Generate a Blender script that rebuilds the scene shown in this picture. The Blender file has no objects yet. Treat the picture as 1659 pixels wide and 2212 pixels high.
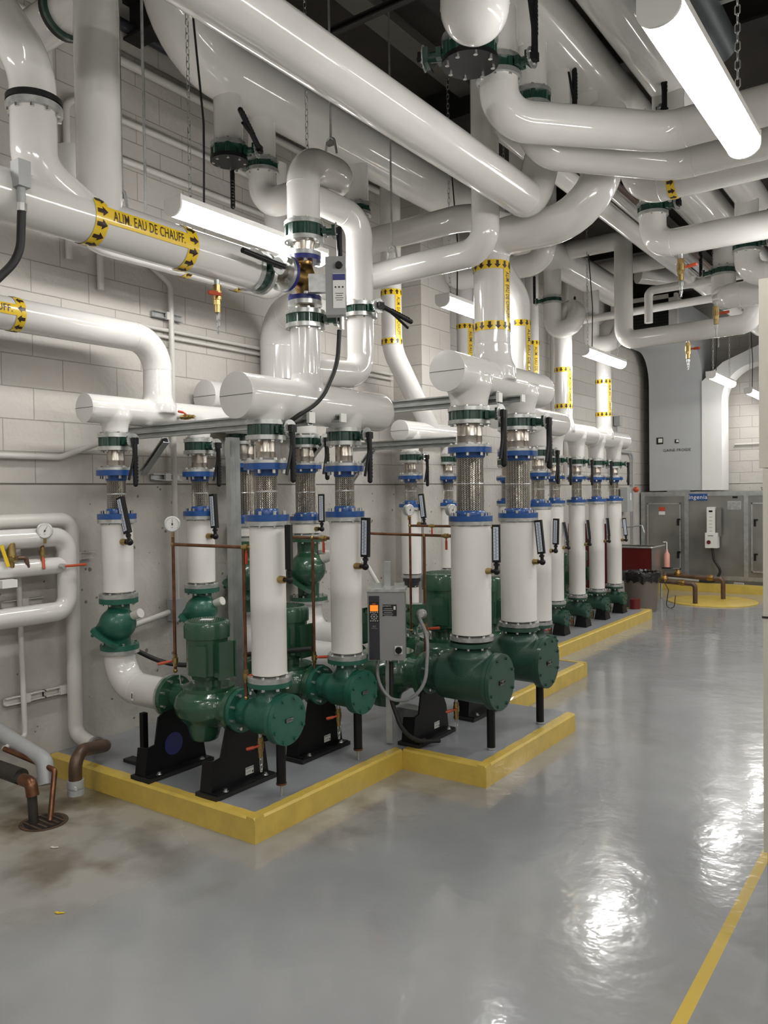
import bpy, bmesh, math, random
from math import pi, sin, cos, radians, sqrt
from mathutils import Vector, Matrix
random.seed(7)
V = Vector
C = bpy.context.scene.collection

# ------------------------------------------------------------------ camera
CAM = V((4.70, 0.0, 1.76))
yaw, pit, rol = -0.621580, -0.023179, -0.013724
fw = V((sin(yaw)*cos(pit), cos(yaw)*cos(pit), sin(pit)))
rt = V((cos(yaw), -sin(yaw), 0)); up = rt.cross(fw)
r2 = rt*cos(rol) + up*sin(rol); u2 = up*cos(rol) - rt*sin(rol)
cd = bpy.data.cameras.new('camera'); cam = bpy.data.objects.new('camera', cd); C.objects.link(cam)
cam.matrix_world = Matrix(((r2.x, u2.x, -fw.x, CAM.x), (r2.y, u2.y, -fw.y, CAM.y), (r2.z, u2.z, -fw.z, CAM.z), (0, 0, 0, 1)))
cd.sensor_fit = 'VERTICAL'; cd.sensor_height = 36.0; cd.lens = 36.0*1722.27/2212.0
cd.clip_start = 0.05; cd.clip_end = 100
bpy.context.scene.camera = cam
# ------------------------------------------------------------------ world, exposure
W = bpy.data.worlds.new('world'); bpy.context.scene.world = W; W.use_nodes = True
W.node_tree.nodes['Background'].inputs[0].default_value = (0.9, 0.95, 1.0, 1)
W.node_tree.nodes['Background'].inputs[1].default_value = 0.05
vs = bpy.context.scene.view_settings
vs.view_transform = 'Standard'; vs.look = 'None'; vs.exposure = 1.05; vs.gamma = 1.0; vs.use_curve_mapping = False
LAMP_POWER = 21.0       # emission of the fluorescent diffusers

# ------------------------------------------------------------------ materials
def new_mat(name):
    m = bpy.data.materials.new(name); m.use_nodes = True
    return m, m.node_tree, m.node_tree.nodes['Principled BSDF']
def mat(name, col, rough=.4, metal=0, coat=0, noise=0, nscale=8, bump=0, bscale=60, spec=.5, rvar=0, tint=None):
    m, nt, b = new_mat(name); N = nt.nodes; L = nt.links
    b.inputs['Roughness'].default_value = rough; b.inputs['Metallic'].default_value = metal
    b.inputs['Coat Weight'].default_value = coat; b.inputs['Coat Roughness'].default_value = .03
    b.inputs['Specular IOR Level'].default_value = spec
    tc = N.new('ShaderNodeTexCoord')
    n = N.new('ShaderNodeTexNoise'); n.inputs['Scale'].default_value = nscale; n.inputs['Detail'].default_value = 5
    L.new(tc.outputs['Object'], n.inputs['Vector'])
    r = N.new('ShaderNodeValToRGB'); L.new(n.outputs['Fac'], r.inputs['Fac'])
    k = 1-noise; t = tint or (1, 1, 1)
    r.color_ramp.elements[0].position = .35; r.color_ramp.elements[1].position = .65
    r.color_ramp.elements[0].color = (col[0]*k*t[0], col[1]*k*t[1], col[2]*k*t[2], 1); r.color_ramp.elements[1].color = (*col, 1)
    L.new(r.outputs[0], b.inputs['Base Color'])
    if rvar:
        mr = N.new('ShaderNodeMapRange'); mr.inputs['To Min'].default_value = rough-rvar; mr.inputs['To Max'].default_value = rough+rvar
        L.new(n.outputs['Fac'], mr.inputs['Value']); L.new(mr.outputs[0], b.inputs['Roughness'])
    if bump:
        n2 = N.new('ShaderNodeTexNoise'); n2.inputs['Scale'].default_value = bscale; n2.inputs['Detail'].default_value = 3
        L.new(tc.outputs['Object'], n2.inputs['Vector'])
        bp = N.new('ShaderNodeBump'); bp.inputs['Strength'].default_value = bump; bp.inputs['Distance'].default_value = .01
        L.new(n2.outputs['Fac'], bp.inputs['Height']); L.new(bp.outputs[0], b.inputs['Normal'])
    return m
def emis(name, col, s):
    m, nt, b = new_mat(name)
    b.inputs['Base Color'].default_value = (.8, .8, .8, 1)
    b.inputs['Emission Color'].default_value = (*col, 1); b.inputs['Emission Strength'].default_value = s
    return m
WHITE = mat('white_pvc_jacket', (.70, .685, .66), .12, coat=.35, noise=.06, nscale=3, bump=.025, bscale=6, rvar=.05)
CLOTH = mat('white_canvas_jacket', (.78, .76, .725), .42, noise=.03, nscale=5, bump=.05, bscale=25)
CAPW = mat('jacket_end_cap', (.66, .65, .63), .3, noise=.05, nscale=6)
DGREEN = mat('dark_green_valve_paint', (.012, .055, .038), .25, coat=.4, noise=.3, nscale=20)
PGREEN = mat('pump_green_paint', (.026, .088, .047), .24, coat=.5, noise=.12, nscale=7, bump=.12, bscale=50)
CGREEN = mat('casting_green_paint', (.018, .112, .076), .38, coat=.15, noise=.12, nscale=9, bump=.18, bscale=70)
FGREEN = mat('strainer_green_paint', (.021, .072, .049), .42, coat=.1, noise=.12, nscale=9, bump=.15, bscale=70)
BLUE = mat('blue_flange_paint', (.012, .075, .27), .3, coat=.3, noise=.15, nscale=15)
DBLUE = mat('navy_valve_paint', (.02, .025, .17), .3, coat=.3, noise=.1)
STEEL = mat('galvanised_steel', (.58, .59, .58), .33, metal=.7, noise=.25, nscale=30, rvar=.1)
STRUT = mat('strut_steel', (.50, .52, .52), .38, metal=.85, noise=.2, nscale=12, rvar=.08)
STAIN = mat('stainless_spool', (.52, .49, .45), .3, metal=1, noise=.22, nscale=9, tint=(1, .92, .82), rvar=.1)
BOLT = mat('zinc_bolt', (.72, .72, .70), .25, metal=1)
BLACK = mat('black_paint', (.004, .004, .005), .45, spec=.35, noise=.2)
RUBBER = mat('black_rubber', (.012, .012, .012), .55)
COPPER = mat('aged_copper', (.24, .11, .06), .36, metal=.75, noise=.45, nscale=14)
BROWNP = mat('brown_pipe', (.14, .085, .055), .38, metal=.35, noise=.4, nscale=9)
BRASS = mat('brass', (.50, .36, .15), .32, metal=1, noise=.3, nscale=30)
BRONZE = mat('bronze_valve_body', (.42, .26, .09), .35, metal=1, noise=.3, nscale=25)
RED = mat('red_grip', (.50, .07, .025), .4)
DRED = mat('dark_red_paint', (.12, .012, .01), .35)
YEL = mat('yellow_paint', (.66, .47, .085), .38, coat=.3, noise=.14, nscale=9, bump=.25, bscale=30)
TAPE = mat('yellow_tape', (.82, .56, .03), .25, coat=.3, noise=.04)
INK = mat('dark_ink', (.03, .012, .008), .4)
BLKINK = mat('black_ink', (.01, .01, .01), .5)
GPVC = mat('grey_conduit', (.40, .41, .41), .4, noise=.08)
WPAINT = mat('white_wall_paint_pipe', (.62, .60, .56), .4, noise=.06, nscale=6)
PANEL = mat('panel_grey', (.28, .28, .28), .4, noise=.04)
DPANEL = mat('panel_dark', (.03, .032, .04), .35)
LBL = mat('white_label', (.75, .75, .72), .5)
BEIGE = mat('cabinet_beige', (.60, .57, .49), .45, noise=.03, nscale=2)
GLASS = mat('gauge_face', (.78, .78, .76), .25)
SCALE = mat('thermometer_scale', (.55, .60, .68), .3)
GALV = mat('galvanised_sheet', (.36, .36, .34), .3, metal=.75, noise=.22, nscale=2.2, rvar=.08)
DUCTW = mat('duct_wrap', (.47, .485, .50), .35, noise=.06, nscale=2, bump=.15, bscale=5)
DUCTV = mat('white_duct_wrap', (.80, .80, .79), .35, noise=.04, nscale=2, bump=.1, bscale=5)
DDUCT = mat('dark_spiral_duct', (.10, .12, .125), .4, metal=.5, noise=.2)
DECK = mat('dark_roof_deck', (.035, .028, .022), .7, noise=.4, nscale=1.5)
BEAM = mat('dark_steel_beam', (.012, .010, .009), .6)
PANW = mat('ceiling_slab_strip', (.16, .15, .13), .7, noise=.2, nscale=2)
CANM = mat('trash_can_plastic', (.17, .145, .12), .45, noise=.05)
BAG = mat('black_bag', (.008, .008, .008), .2, bump=.9, bscale=30)
ORANGE = emis('orange_screen', (1, .26, .015), .5); ORANGE.node_tree.nodes['Principled BSDF'].inputs['Base Color'].default_value = (.08, .02, 0, 1)
LAMP = emis('lamp_diffuser', (1.0, .985, .955), LAMP_POWER)
LAMPH = mat('lamp_housing', (.8, .79, .77), .4)

def braid_mat():
    m, nt, b = new_mat('braided_stainless'); N = nt.nodes; L = nt.links
    b.inputs['Metallic'].default_value = 1; b.inputs['Roughness'].default_value = .28
    tc = N.new('ShaderNodeTexCoord'); sp = N.new('ShaderNodeSeparateXYZ'); L.new(tc.outputs['Object'], sp.inputs[0])
    def math_(op, a, bb=None):
        n = N.new('ShaderNodeMath'); n.operation = op
        for i, q in enumerate((a, bb)):
            if q is None: continue
            if isinstance(q, (int, float)): n.inputs[i].default_value = q
            else: L.new(q, n.inputs[i])
        return n.outputs[0]
    ang = math_('ARCTAN2', sp.outputs[1], sp.outputs[0])
    a = math_('MULTIPLY', ang, 14.0); z = math_('MULTIPLY', sp.outputs[2], 520.0)
    # herring-bone weave: the slant flips from one column of strands to the next
    col = math_('SINE', a)
    tri = math_('ABSOLUTE', math_('SUBTRACT', math_('FRACT', math_('MULTIPLY', ang, 14.0/pi)), .5))
    w = math_('SINE', math_('ADD', z, math_('MULTIPLY', tri, 11.0)))
    h = math_('ADD', math_('MULTIPLY', w, .6), math_('MULTIPLY', math_('ABSOLUTE', col), .6))
    bp = N.new('ShaderNodeBump'); bp.inputs['Strength'].default_value = .9; bp.inputs['Distance'].default_value = .004
    L.new(h, bp.inputs['Height']); L.new(bp.outputs[0], b.inputs['Normal'])
    r = N.new('ShaderNodeValToRGB'); mr = N.new('ShaderNodeMapRange'); mr.inputs['From Min'].default_value = -.6; mr.inputs['From Max'].default_value = 1.2
    L.new(h, mr.inputs['Value']); L.new(mr.outputs[0], r.inputs['Fac'])
    r.color_ramp.elements[0].position = .25; r.color_ramp.elements[0].color = (.045, .04, .033, 1); r.color_ramp.elements[1].color = (.70, .64, .54, 1); r.color_ramp.elements[1].position = .85
    L.new(r.outputs[0], b.inputs['Base Color'])
    return m
BRAID = braid_mat()

def pos_nodes(nt):
    g = nt.nodes.new('ShaderNodeNewGeometry'); s = nt.nodes.new('ShaderNodeSeparateXYZ'); nt.links.new(g.outputs['Position'], s.inputs[0]); return g, s
def wall_mat(name, axis):
    m, nt, b = new_mat(name); N = nt.nodes; L = nt.links
    b.inputs['Roughness'].default_value = .5
    g, s = pos_nodes(nt)
    off = N.new('ShaderNodeMath'); off.operation = 'SUBTRACT'; off.inputs[1].default_value = 1.85; L.new(s.outputs[2], off.inputs[0])
    offh = N.new('ShaderNodeMath'); offh.operation = 'SUBTRACT'; offh.inputs[1].default_value = 0.14; L.new(s.outputs[axis], offh.inputs[0])
    cb = N.new('ShaderNodeCombineXYZ'); L.new(offh.outputs[0], cb.inputs[0]); L.new(off.outputs[0], cb.inputs[1])
    br = N.new('ShaderNodeTexBrick'); L.new(cb.outputs[0], br.inputs['Vector'])
    br.inputs['Scale'].default_value = 1; br.inputs['Brick Width'].default_value = .41; br.inputs['Row Height'].default_value = .2
    br.inputs['Mortar Size'].default_value = .0035; br.inputs['Mortar Smooth'].default_value = .4; br.offset = .5
    br.inputs['Color1'].default_value = (.53, .505, .465, 1); br.inputs['Color2'].default_value = (.505, .48, .44, 1); br.inputs['Mortar'].default_value = (.36, .34, .30, 1)
    # concrete below
    n1 = N.new('ShaderNodeTexNoise'); n1.inputs['Scale'].default_value = 2.2; n1.inputs['Detail'].default_value = 8; L.new(g.outputs['Position'], n1.inputs['Vector'])
    r1 = N.new('ShaderNodeValToRGB'); L.new(n1.outputs['Fac'], r1.inputs['Fac'])
    r1.color_ramp.elements[0].position = .3; r1.color_ramp.elements[0].color = (.42, .40, .36, 1)
    r1.color_ramp.elements[1].position = .7; r1.color_ramp.elements[1].color = (.56, .535, .495, 1)
    vo = N.new('ShaderNodeTexVoronoi'); vo.inputs['Scale'].default_value = 13; L.new(g.outputs['Position'], vo.inputs['Vector'])
    n3 = N.new('ShaderNodeTexNoise'); n3.inputs['Scale'].default_value = 9; L.new(g.outputs['Position'], n3.inputs['Vector'])
    pr = N.new('ShaderNodeMapRange'); pr.inputs['From Min'].default_value = .45; pr.inputs['From Max'].default_value = .64; pr.inputs['To Min'].default_value = .0; pr.inputs['To Max'].default_value = .2
    L.new(n3.outputs['Fac'], pr.inputs['Value'])
    lt = N.new('ShaderNodeMath'); lt.operation = 'LESS_THAN'; L.new(vo.outputs['Distance'], lt.inputs[0]); L.new(pr.outputs[0], lt.inputs[1])
    mx = N.new('ShaderNodeMix'); mx.data_type = 'RGBA'; L.new(lt.outputs[0], mx.inputs[0]); L.new(r1.outputs[0], mx.inputs[6]); mx.inputs[7].default_value = (.20, .18, .15, 1)
    gt = N.new('ShaderNodeMath'); gt.operation = 'GREATER_THAN'; gt.inputs[1].default_value = 1.85; L.new(s.outputs[2], gt.inputs[0])
    mm = N.new('ShaderNodeMix'); mm.data_type = 'RGBA'; L.new(gt.outputs[0], mm.inputs[0]); L.new(mx.outputs[2], mm.inputs[6]); L.new(br.outputs['Color'], mm.inputs[7])
    # the open joint between concrete and block
    d1 = N.new('ShaderNodeMath'); d1.operation = 'ABSOLUTE'; L.new(off.outputs[0], d1.inputs[0])
    l2 = N.new('ShaderNodeMath'); l2.operation = 'LESS_THAN'; l2.inputs[1].default_value = .006; L.new(d1.outputs[0], l2.inputs[0])
    m2 = N.new('ShaderNodeMix'); m2.data_type = 'RGBA'; L.new(l2.outputs[0], m2.inputs[0]); L.new(mm.outputs[2], m2.inputs[6]); m2.inputs[7].default_value = (.16, .14, .12, 1)
    L.new(m2.outputs[2], b.inputs['Base Color'])
    n2 = N.new('ShaderNodeTexNoise'); n2.inputs['Scale'].default_value = 20; n2.inputs['Detail'].default_value = 6; L.new(g.outputs['Position'], n2.inputs['Vector'])
    gi = N.new('ShaderNodeMath'); gi.operation = 'MULTIPLY'; L.new(br.outputs['Fac'], gi.inputs[0]); L.new(gt.outputs[0], gi.inputs[1])
    a1 = N.new('ShaderNodeMath'); a1.operation = 'MULTIPLY'; a1.inputs[1].default_value = -1.6; L.new(gi.outputs[0], a1.inputs[0])
    a2 = N.new('ShaderNodeMath'); a2.operation = 'ADD'; L.new(a1.outputs[0], a2.inputs[0]); L.new(n2.outputs['Fac'], a2.inputs[1])
    a3 = N.new('ShaderNodeMath'); a3.operation = 'MULTIPLY_ADD'; a3.inputs[1].default_value = -2; L.new(lt.outputs[0], a3.inputs[0]); L.new(a2.outputs[0], a3.inputs[2])
    bp = N.new('ShaderNodeBump'); bp.inputs['Strength'].default_value = .8; bp.inputs['Distance'].default_value = .010
    L.new(a3.outputs[0], bp.inputs['Height']); L.new(bp.outputs[0], b.inputs['Normal'])
    return m
WALLY = wall_mat('painted_block_side', 1); WALLX = wall_mat('painted_block_back', 0)

def floor_mat():
    m, nt, b = new_mat('grey_epoxy_floor'); N = nt.nodes; L = nt.links
    g, s = pos_nodes(nt)
    def noise(sc, det=5, w=None):
        n = N.new('ShaderNodeTexNoise'); n.inputs['Scale'].default_value = sc; n.inputs['Detail'].default_value = det; L.new(g.outputs['Position'], n.inputs['Vector']); return n.outputs['Fac']
    def ramp(f, p0, c0, p1, c1):
        r = N.new('ShaderNodeValToRGB'); L.new(f, r.inputs['Fac']); e = r.color_ramp.elements
        e[0].position = p0; e[0].color = (*c0, 1); e[1].position = p1; e[1].color = (*c1, 1); return r.outputs[0]
    def mth(op, a, bb):
        n = N.new('ShaderNodeMath'); n.operation = op
        for i, q in enumerate((a, bb)):
            if isinstance(q, (int, float)): n.inputs[i].default_value = q
            else: L.new(q, n.inputs[i])
        return n.outputs[0]
    epoxy = ramp(noise(.9, 6), .35, (.27, .275, .285), .7, (.345, .35, .355))
    bare = ramp(noise(2.6, 12), .38, (.13, .10, .055), .56, (.37, .345, .29))
    # bare concrete shows by the wall and along the yellow kerb: distance to the point (0.3, 1.9)
    dx = mth('SUBTRACT', s.outputs[0], .35); dy = mth('SUBTRACT', s.outputs[1], 2.3)
    d = mth('SQRT', mth('ADD', mth('MULTIPLY', dx, dx), mth('MULTIPLY', mth('MULTIPLY', dy, dy), 1.1)), 0)
    dd = mth('ADD', d, mth('MULTIPLY', noise(1.6, 6), 1.3))
    f1 = N.new('ShaderNodeMapRange'); L.new(dd, f1.inputs['Value']); f1.inputs['From Min'].default_value = 1.25; f1.inputs['From Max'].default_value = 2.2; f1.inputs['To Min'].default_value = 1; f1.inputs['To Max'].default_value = 0
    # worn strip in front of the kerb
    ex = mth('ABSOLUTE', mth('SUBTRACT', s.outputs[0], 2.0), 0); ey = mth('ABSOLUTE', mth('SUBTRACT', s.outputs[1], 3.9), 0)
    e = mth('ADD', mth('ADD', mth('MULTIPLY', ex, 1.5), mth('MULTIPLY', ey, .45)), mth('MULTIPLY', noise(2.0, 6), 1.1))
    f2 = N.new('ShaderNodeMapRange'); L.new(e, f2.inputs['Value']); f2.inputs['From Min'].default_value = .75; f2.inputs['From Max'].default_value = 1.5; f2.inputs['To Min'].default_value = .6; f2.inputs['To Max'].default_value = 0
    ff = mth('MAXIMUM', f1.outputs[0], f2.outputs[0])
    f3 = ramp(noise(.55, 7), .56, (0, 0, 0), .72, (.35, .35, .35))
    fa = mth('MAXIMUM', ff, f3)
    mx = N.new('ShaderNodeMix'); mx.data_type = 'RGBA'; L.new(fa, mx.inputs[0]); L.new(epoxy, mx.inputs[6]); L.new(bare, mx.inputs[7])
    # yellow guide line along the aisle
    lx = mth('LESS_THAN', mth('ABSOLUTE', mth('SUBTRACT', s.outputs[0], 3.965), 0), .022)
    m3 = N.new('ShaderNodeMix'); m3.data_type = 'RGBA'; L.new(lx, m3.inputs[0]); L.new(mx.outputs[2], m3.inputs[6]); m3.inputs[7].default_value = (.60, .43, .08, 1)
    L.new(m3.outputs[2], b.inputs['Base Color'])
    rr = N.new('ShaderNodeMapRange'); L.new(f1.outputs[0], rr.inputs['Value']); rr.inputs['To Min'].default_value = .17; rr.inputs['To Max'].default_value = .45
    L.new(rr.outputs[0], b.inputs['Roughness'])
    b.inputs['Coat Weight'].default_value = .45; b.inputs['Coat Roughness'].default_value = .05
    nb = N.new('ShaderNodeTexNoise'); nb.inputs['Scale'].default_value = 3.5; nb.inputs['Detail'].default_value = 4; nb.inputs['Roughness'].default_value = .55; L.new(g.outputs['Position'], nb.inputs['Vector'])
    bp = N.new('ShaderNodeBump'); bp.inputs['Strength'].default_value = .28; bp.inputs['Distance'].default_value = .02; L.new(nb.outputs['Fac'], bp.inputs['Height'])
    L.new(bp.outputs[0], b.inputs['Normal']); L.new(bp.outputs[0], b.inputs['Coat Normal'])
    return m
FLOOR = floor_mat()
PAD = mat('grey_pad_paint', (.27, .28, .295), .35, coat=.2, noise=.14, nscale=3, bump=.1, bscale=12)

# ------------------------------------------------------------------ mesh helpers
def basis(d):
    d = V(d).normalized(); a = V((0, 0, 1)) if abs(d.z) < .95 else V((1, 0, 0))
    e1 = d.cross(a).normalized(); e2 = d.cross(e1).normalized(); return d, e1, e2
SPLIT = {'bolts': 'bolt', 'bonnet_bolts': 'bonnet_bolt', 'cover_bolts': 'cover_bolt', 'anchor_bolts': 'anchor_bolt', 'plate_bolt': 'plate_bolt', 'cable_glands': 'cable_gland', 'keys': 'key'}
class MB:
    def __init__(s): s.v = []; s.f = []; s.pc = []
    def add(s, vs, fs):
        o = len(s.v); s.pc.append((o, len(s.f))); s.v += [V(q) for q in vs]; s.f += [tuple(i+o for i in f) for f in fs]; return s
    def box(s, c, sz, rot=None, taper=1):
        h = V(sz)/2; vs = []
        for dz in (-1, 1):
            t = taper if dz > 0 else 1
            for dx, dy in ((-1, -1), (1, -1), (1, 1), (-1, 1)):
                q = V((dx*h.x*t, dy*h.y*t, dz*h.z))
                if rot: q = rot @ q
                vs.append(V(c)+q)
        return s.add(vs, [(3, 2, 1, 0), (4, 5, 6, 7), (0, 1, 5, 4), (1, 2, 6, 5), (2, 3, 7, 6), (3, 0, 4, 7)])
    def box2(s, a, b): a, b = V(a), V(b); return s.box((a+b)/2, [abs(q) for q in (b-a)])
    def lathe(s, p, d, prof, n=32, cap=True):
        d, e1, e2 = basis(d); p = V(p); vs = []; m = len(prof)
        for (t, r) in prof:
            for k in range(n):
                a = 2*pi*k/n; vs.append(p+d*t+(e1*cos(a)+e2*sin(a))*max(r, 1e-5))
        fs = []
        for i in range(m-1):
            for k in range(n):
                k2 = (k+1) % n; fs.append((i*n+k, (i+1)*n+k, (i+1)*n+k2, i*n+k2))
        if cap: fs.append(tuple(range(n))); fs.append(tuple(reversed(range((m-1)*n, m*n))))
        return s.add(vs, fs)
    def cyl(s, a, b, r, r2=None, n=20):
        a, b = V(a), V(b); return s.lathe(a, b-a, [(0, r), ((b-a).length, r if r2 is None else r2)], n)
    def tube(s, pts, r, R=0, n=24, seam=0, cap=True, steps=10):
        pts = [V(q) for q in pts]; P = [(pts[0], 0)]
        Rs = R if isinstance(R, (list, tuple)) else [R]*(len(pts)-2)
        for i in range(1, len(pts)-1):
            a, b, c = pts[i-1], pts[i], pts[i+1]; d1 = (b-a).normalized(); d2 = (c-b).normalized(); th = d1.angle(d2)
            RR = Rs[i-1]
            if RR <= 0 or th < .02: P.append((b, 0)); continue
            t = RR*math.tan(th/2); t = min(t, (b-a).length*.98, (c-b).length*.98); RR = t/math.tan(th/2)
            nrm = (d2-d1*d2.dot(d1)).normalized(); o = b-d1*t+nrm*RR
            for k in range(steps+1):
                al = th*k/steps; P.append((o-nrm*RR*cos(al)+d1*RR*sin(al), 1))
        P.append((pts[-1], 0))
        Q = [P[0]]
        for q in P[1:]:
            if (q[0]-Q[-1][0]).length > 1e-4: Q.append(q)
        P = Q; m = len(P); tan = []
        for i in range(m):
            if i == 0: t = P[1][0]-P[0][0]
            elif i == m-1: t = P[-1][0]-P[-2][0]
            else: t = (P[i+1][0]-P[i][0]).normalized()+(P[i][0]-P[i-1][0]).normalized()
            tan.append(t.normalized())
        _, e1, e2 = basis(tan[0]); rings = []
        for i in range(m):
            if i:
                q = tan[i-1].rotation_difference(tan[i]); e1 = q @ e1
                e1 = (e1-tan[i]*e1.dot(tan[i])).normalized()
            e2 = tan[i].cross(e1); 
            def ring(p, rr, e1=e1.copy(), e2=e2.copy()): return [p+(e1*cos(2*pi*k/n)+e2*sin(2*pi*k/n))*rr for k in range(n)]
            prev = P[i-1][1] if i else 0; cur = P[i][1]; nxt = P[i+1][1] if i < m-1 else 0
            rr = r[i] if isinstance(r, list) else r
            if seam and cur and not prev: rings.append(ring(P[i][0]-tan[i]*.001, rr)); rings.append(ring(P[i][0], rr+seam))
            elif seam and cur and not nxt: rings.append(ring(P[i][0], rr+seam)); rings.append(ring(P[i][0]+tan[i]*.001, rr))
            else: rings.append(ring(P[i][0], rr+(seam if cur else 0)))
        vs = [q for rg in rings for q in rg]; M = len(rings); fs = []
        for i in range(M-1):
            for k in range(n):
                k2 = (k+1) % n; fs.append((i*n+k, i*n+k2, (i+1)*n+k2, (i+1)*n+k))
        if cap: fs.append(tuple(reversed(range(n)))); fs.append(tuple(range((M-1)*n, M*n)))
        return s.add(vs, fs)
    def sphere(s, c, r, n=16, sc=(1, 1, 1)):
        prof = [(-cos(pi*i/n)*r, sin(pi*i/n)*r) for i in range(n+1)]
        o = len(s.v); s.lathe((0, 0, 0), (0, 0, 1), prof, 2*n, cap=False)
        for i in range(o, len(s.v)): q = s.v[i]; s.v[i] = V((q.x*sc[0], q.y*sc[1], q.z*sc[2]))+V(c)
        return s
    def prism(s, poly, o, u, w, th):     # polygon in plane (u,w), extruded along u x w by th, centred
        u, w = V(u), V(w); nn = u.cross(w).normalized()*th/2; k = len(poly)
        vs = [V(o)+u*a+w*b-nn for a, b in poly]+[V(o)+u*a+w*b+nn for a, b in poly]
        fs = [tuple(reversed(range(k))), tuple(range(k, 2*k))]+[(i, (i+1) % k, k+(i+1) % k, k+i) for i in range(k)]
        return s.add(vs, fs)
    def bolts(s, c, d, R, n, r=.009, h=.012, off=0, both=None):
        d, e1, e2 = basis(d)
        for k in range(n):
            a = 2*pi*(k+.5)/n+off; q = V(c)+(e1*cos(a)+e2*sin(a))*R
            s.lathe(q, d, [(0, r), (h, r)], 6)
            if both is not None: s.lathe(q-d*both, -d, [(0, r), (h, r)], 6); 
        return s
    def build(s, name, m, parent=None, origin=None, smooth=38, remesh=0, smoothit=4):
        if name in SPLIT and parent is not None and len(s.pc) > 1 and (V(parent.location)-CAM).length < 8.0:
            ends = s.pc[1:]+[(len(s.v), len(s.f))]; last = None
            for (a, fa), (b_, fb) in zip(s.pc, ends):
                q = MB(); q.v = s.v[a:b_]; q.f = [tuple(i-a for i in f) for f in s.f[fa:fb]]; last = q.build(SPLIT[name], m, parent, None, smooth)
            return last
        me = bpy.data.meshes.new(name); o = V(origin) if origin is not None else V((0, 0, 0))
        me.from_pydata([tuple(q-o) for q in s.v], [], s.f); me.update()
        bm = bmesh.new(); bm.from_mesh(me); bmesh.ops.recalc_face_normals(bm, faces=bm.faces) if not remesh else None; bm.to_mesh(me); bm.free()
        if smooth: me.shade_smooth(); me.set_sharp_from_angle(angle=radians(smooth))
        me.materials.append(m); ob = bpy.data.objects.new(name, me); C.objects.link(ob)
        ob.location = o if parent is None or origin is not None else (0, 0, 0)
        if parent is not None: ob.parent = parent
        if remesh:
            md = ob.modifiers.new('blend', 'REMESH'); md.mode = 'VOXEL'; md.voxel_size = remesh; md.use_smooth_shade = True
            if smoothit:
                ms = ob.modifiers.new('fillet', 'SMOOTH'); ms.iterations = smoothit; ms.factor = .5
        return ob
USED = {}
def tag(o, label, cat, group=None, kind=None):
    if label: o['label'] = label; USED.setdefault(label, []).append(o.name)
    if cat: o['category'] = cat
    if group: o['group'] = group
    if kind: o['kind'] = kind
    return o
def thing(name, label, cat, loc=(0, 0, 0), rot=0, group=None):
    o = bpy.data.objects.new(name, None); C.objects.link(o); o.empty_display_size = .1
    o.location = loc; o.rotation_euler = (0, 0, rot) if not isinstance(rot, tuple) else rot
    return tag(o, label, cat, group)
def struct(name, mb, m): o = mb.build(name, m); o['kind'] = 'structure'; return o
def clone(root, name, label, loc, rot=0, group=None):
    r = root.copy(); C.objects.link(r); r.location = loc; r.rotation_euler = (0, 0, rot); r['label'] = label; USED.setdefault(label, []).append(r.name)
    if group: r['group'] = group
    for ch in list(root.children):
        c = ch.copy(); C.objects.link(c); c.parent = r
        for g in ch.children: d = g.copy(); C.objects.link(d); d.parent = c
    return r
def text_verts(txt, size):
    cu = bpy.data.curves.new('t', 'FONT'); cu.body = txt; cu.size = size; cu.align_x = 'CENTER'; cu.align_y = 'CENTER'; cu.resolution_u = 3
    cu.offset = size*.004; cu.space_character = 1.08
    o = bpy.data.objects.new('t', cu); C.objects.link(o); bpy.context.view_layer.update()
    me = o.to_mesh(); bm = bmesh.new(); bm.from_mesh(me); bmesh.ops.triangulate(bm, faces=bm.faces)
    for k in range(-5, 6): bmesh.ops.bisect_plane(bm, geom=bm.verts[:]+bm.edges[:]+bm.faces[:], plane_co=(0, size*.085*k, 0), plane_no=(0, 1, 0), dist=1e-6)
    bm.verts.index_update(); vs = [q.co.copy() for q in bm.verts]; fs = [tuple(x.index for x in f.verts) for f in bm.faces]
    bm.free(); o.to_mesh_clear(); bpy.data.objects.remove(o); bpy.data.curves.remove(cu)
    return vs, fs
TC = {}
def tv(txt, size):
    if (txt, size) not in TC: TC[(txt, size)] = text_verts(txt, size)
    return TC[(txt, size)]
def text_mb(mb, txt, size, o, u, w, lift=.002, sx=1):
    vs, fs = tv(txt, size); u = V(u).normalized(); w = V(w).normalized(); n = u.cross(w)
    mb.add([V(o)+u*q.x*sx+w*q.y+n*lift for q in vs], fs); return mb
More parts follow.
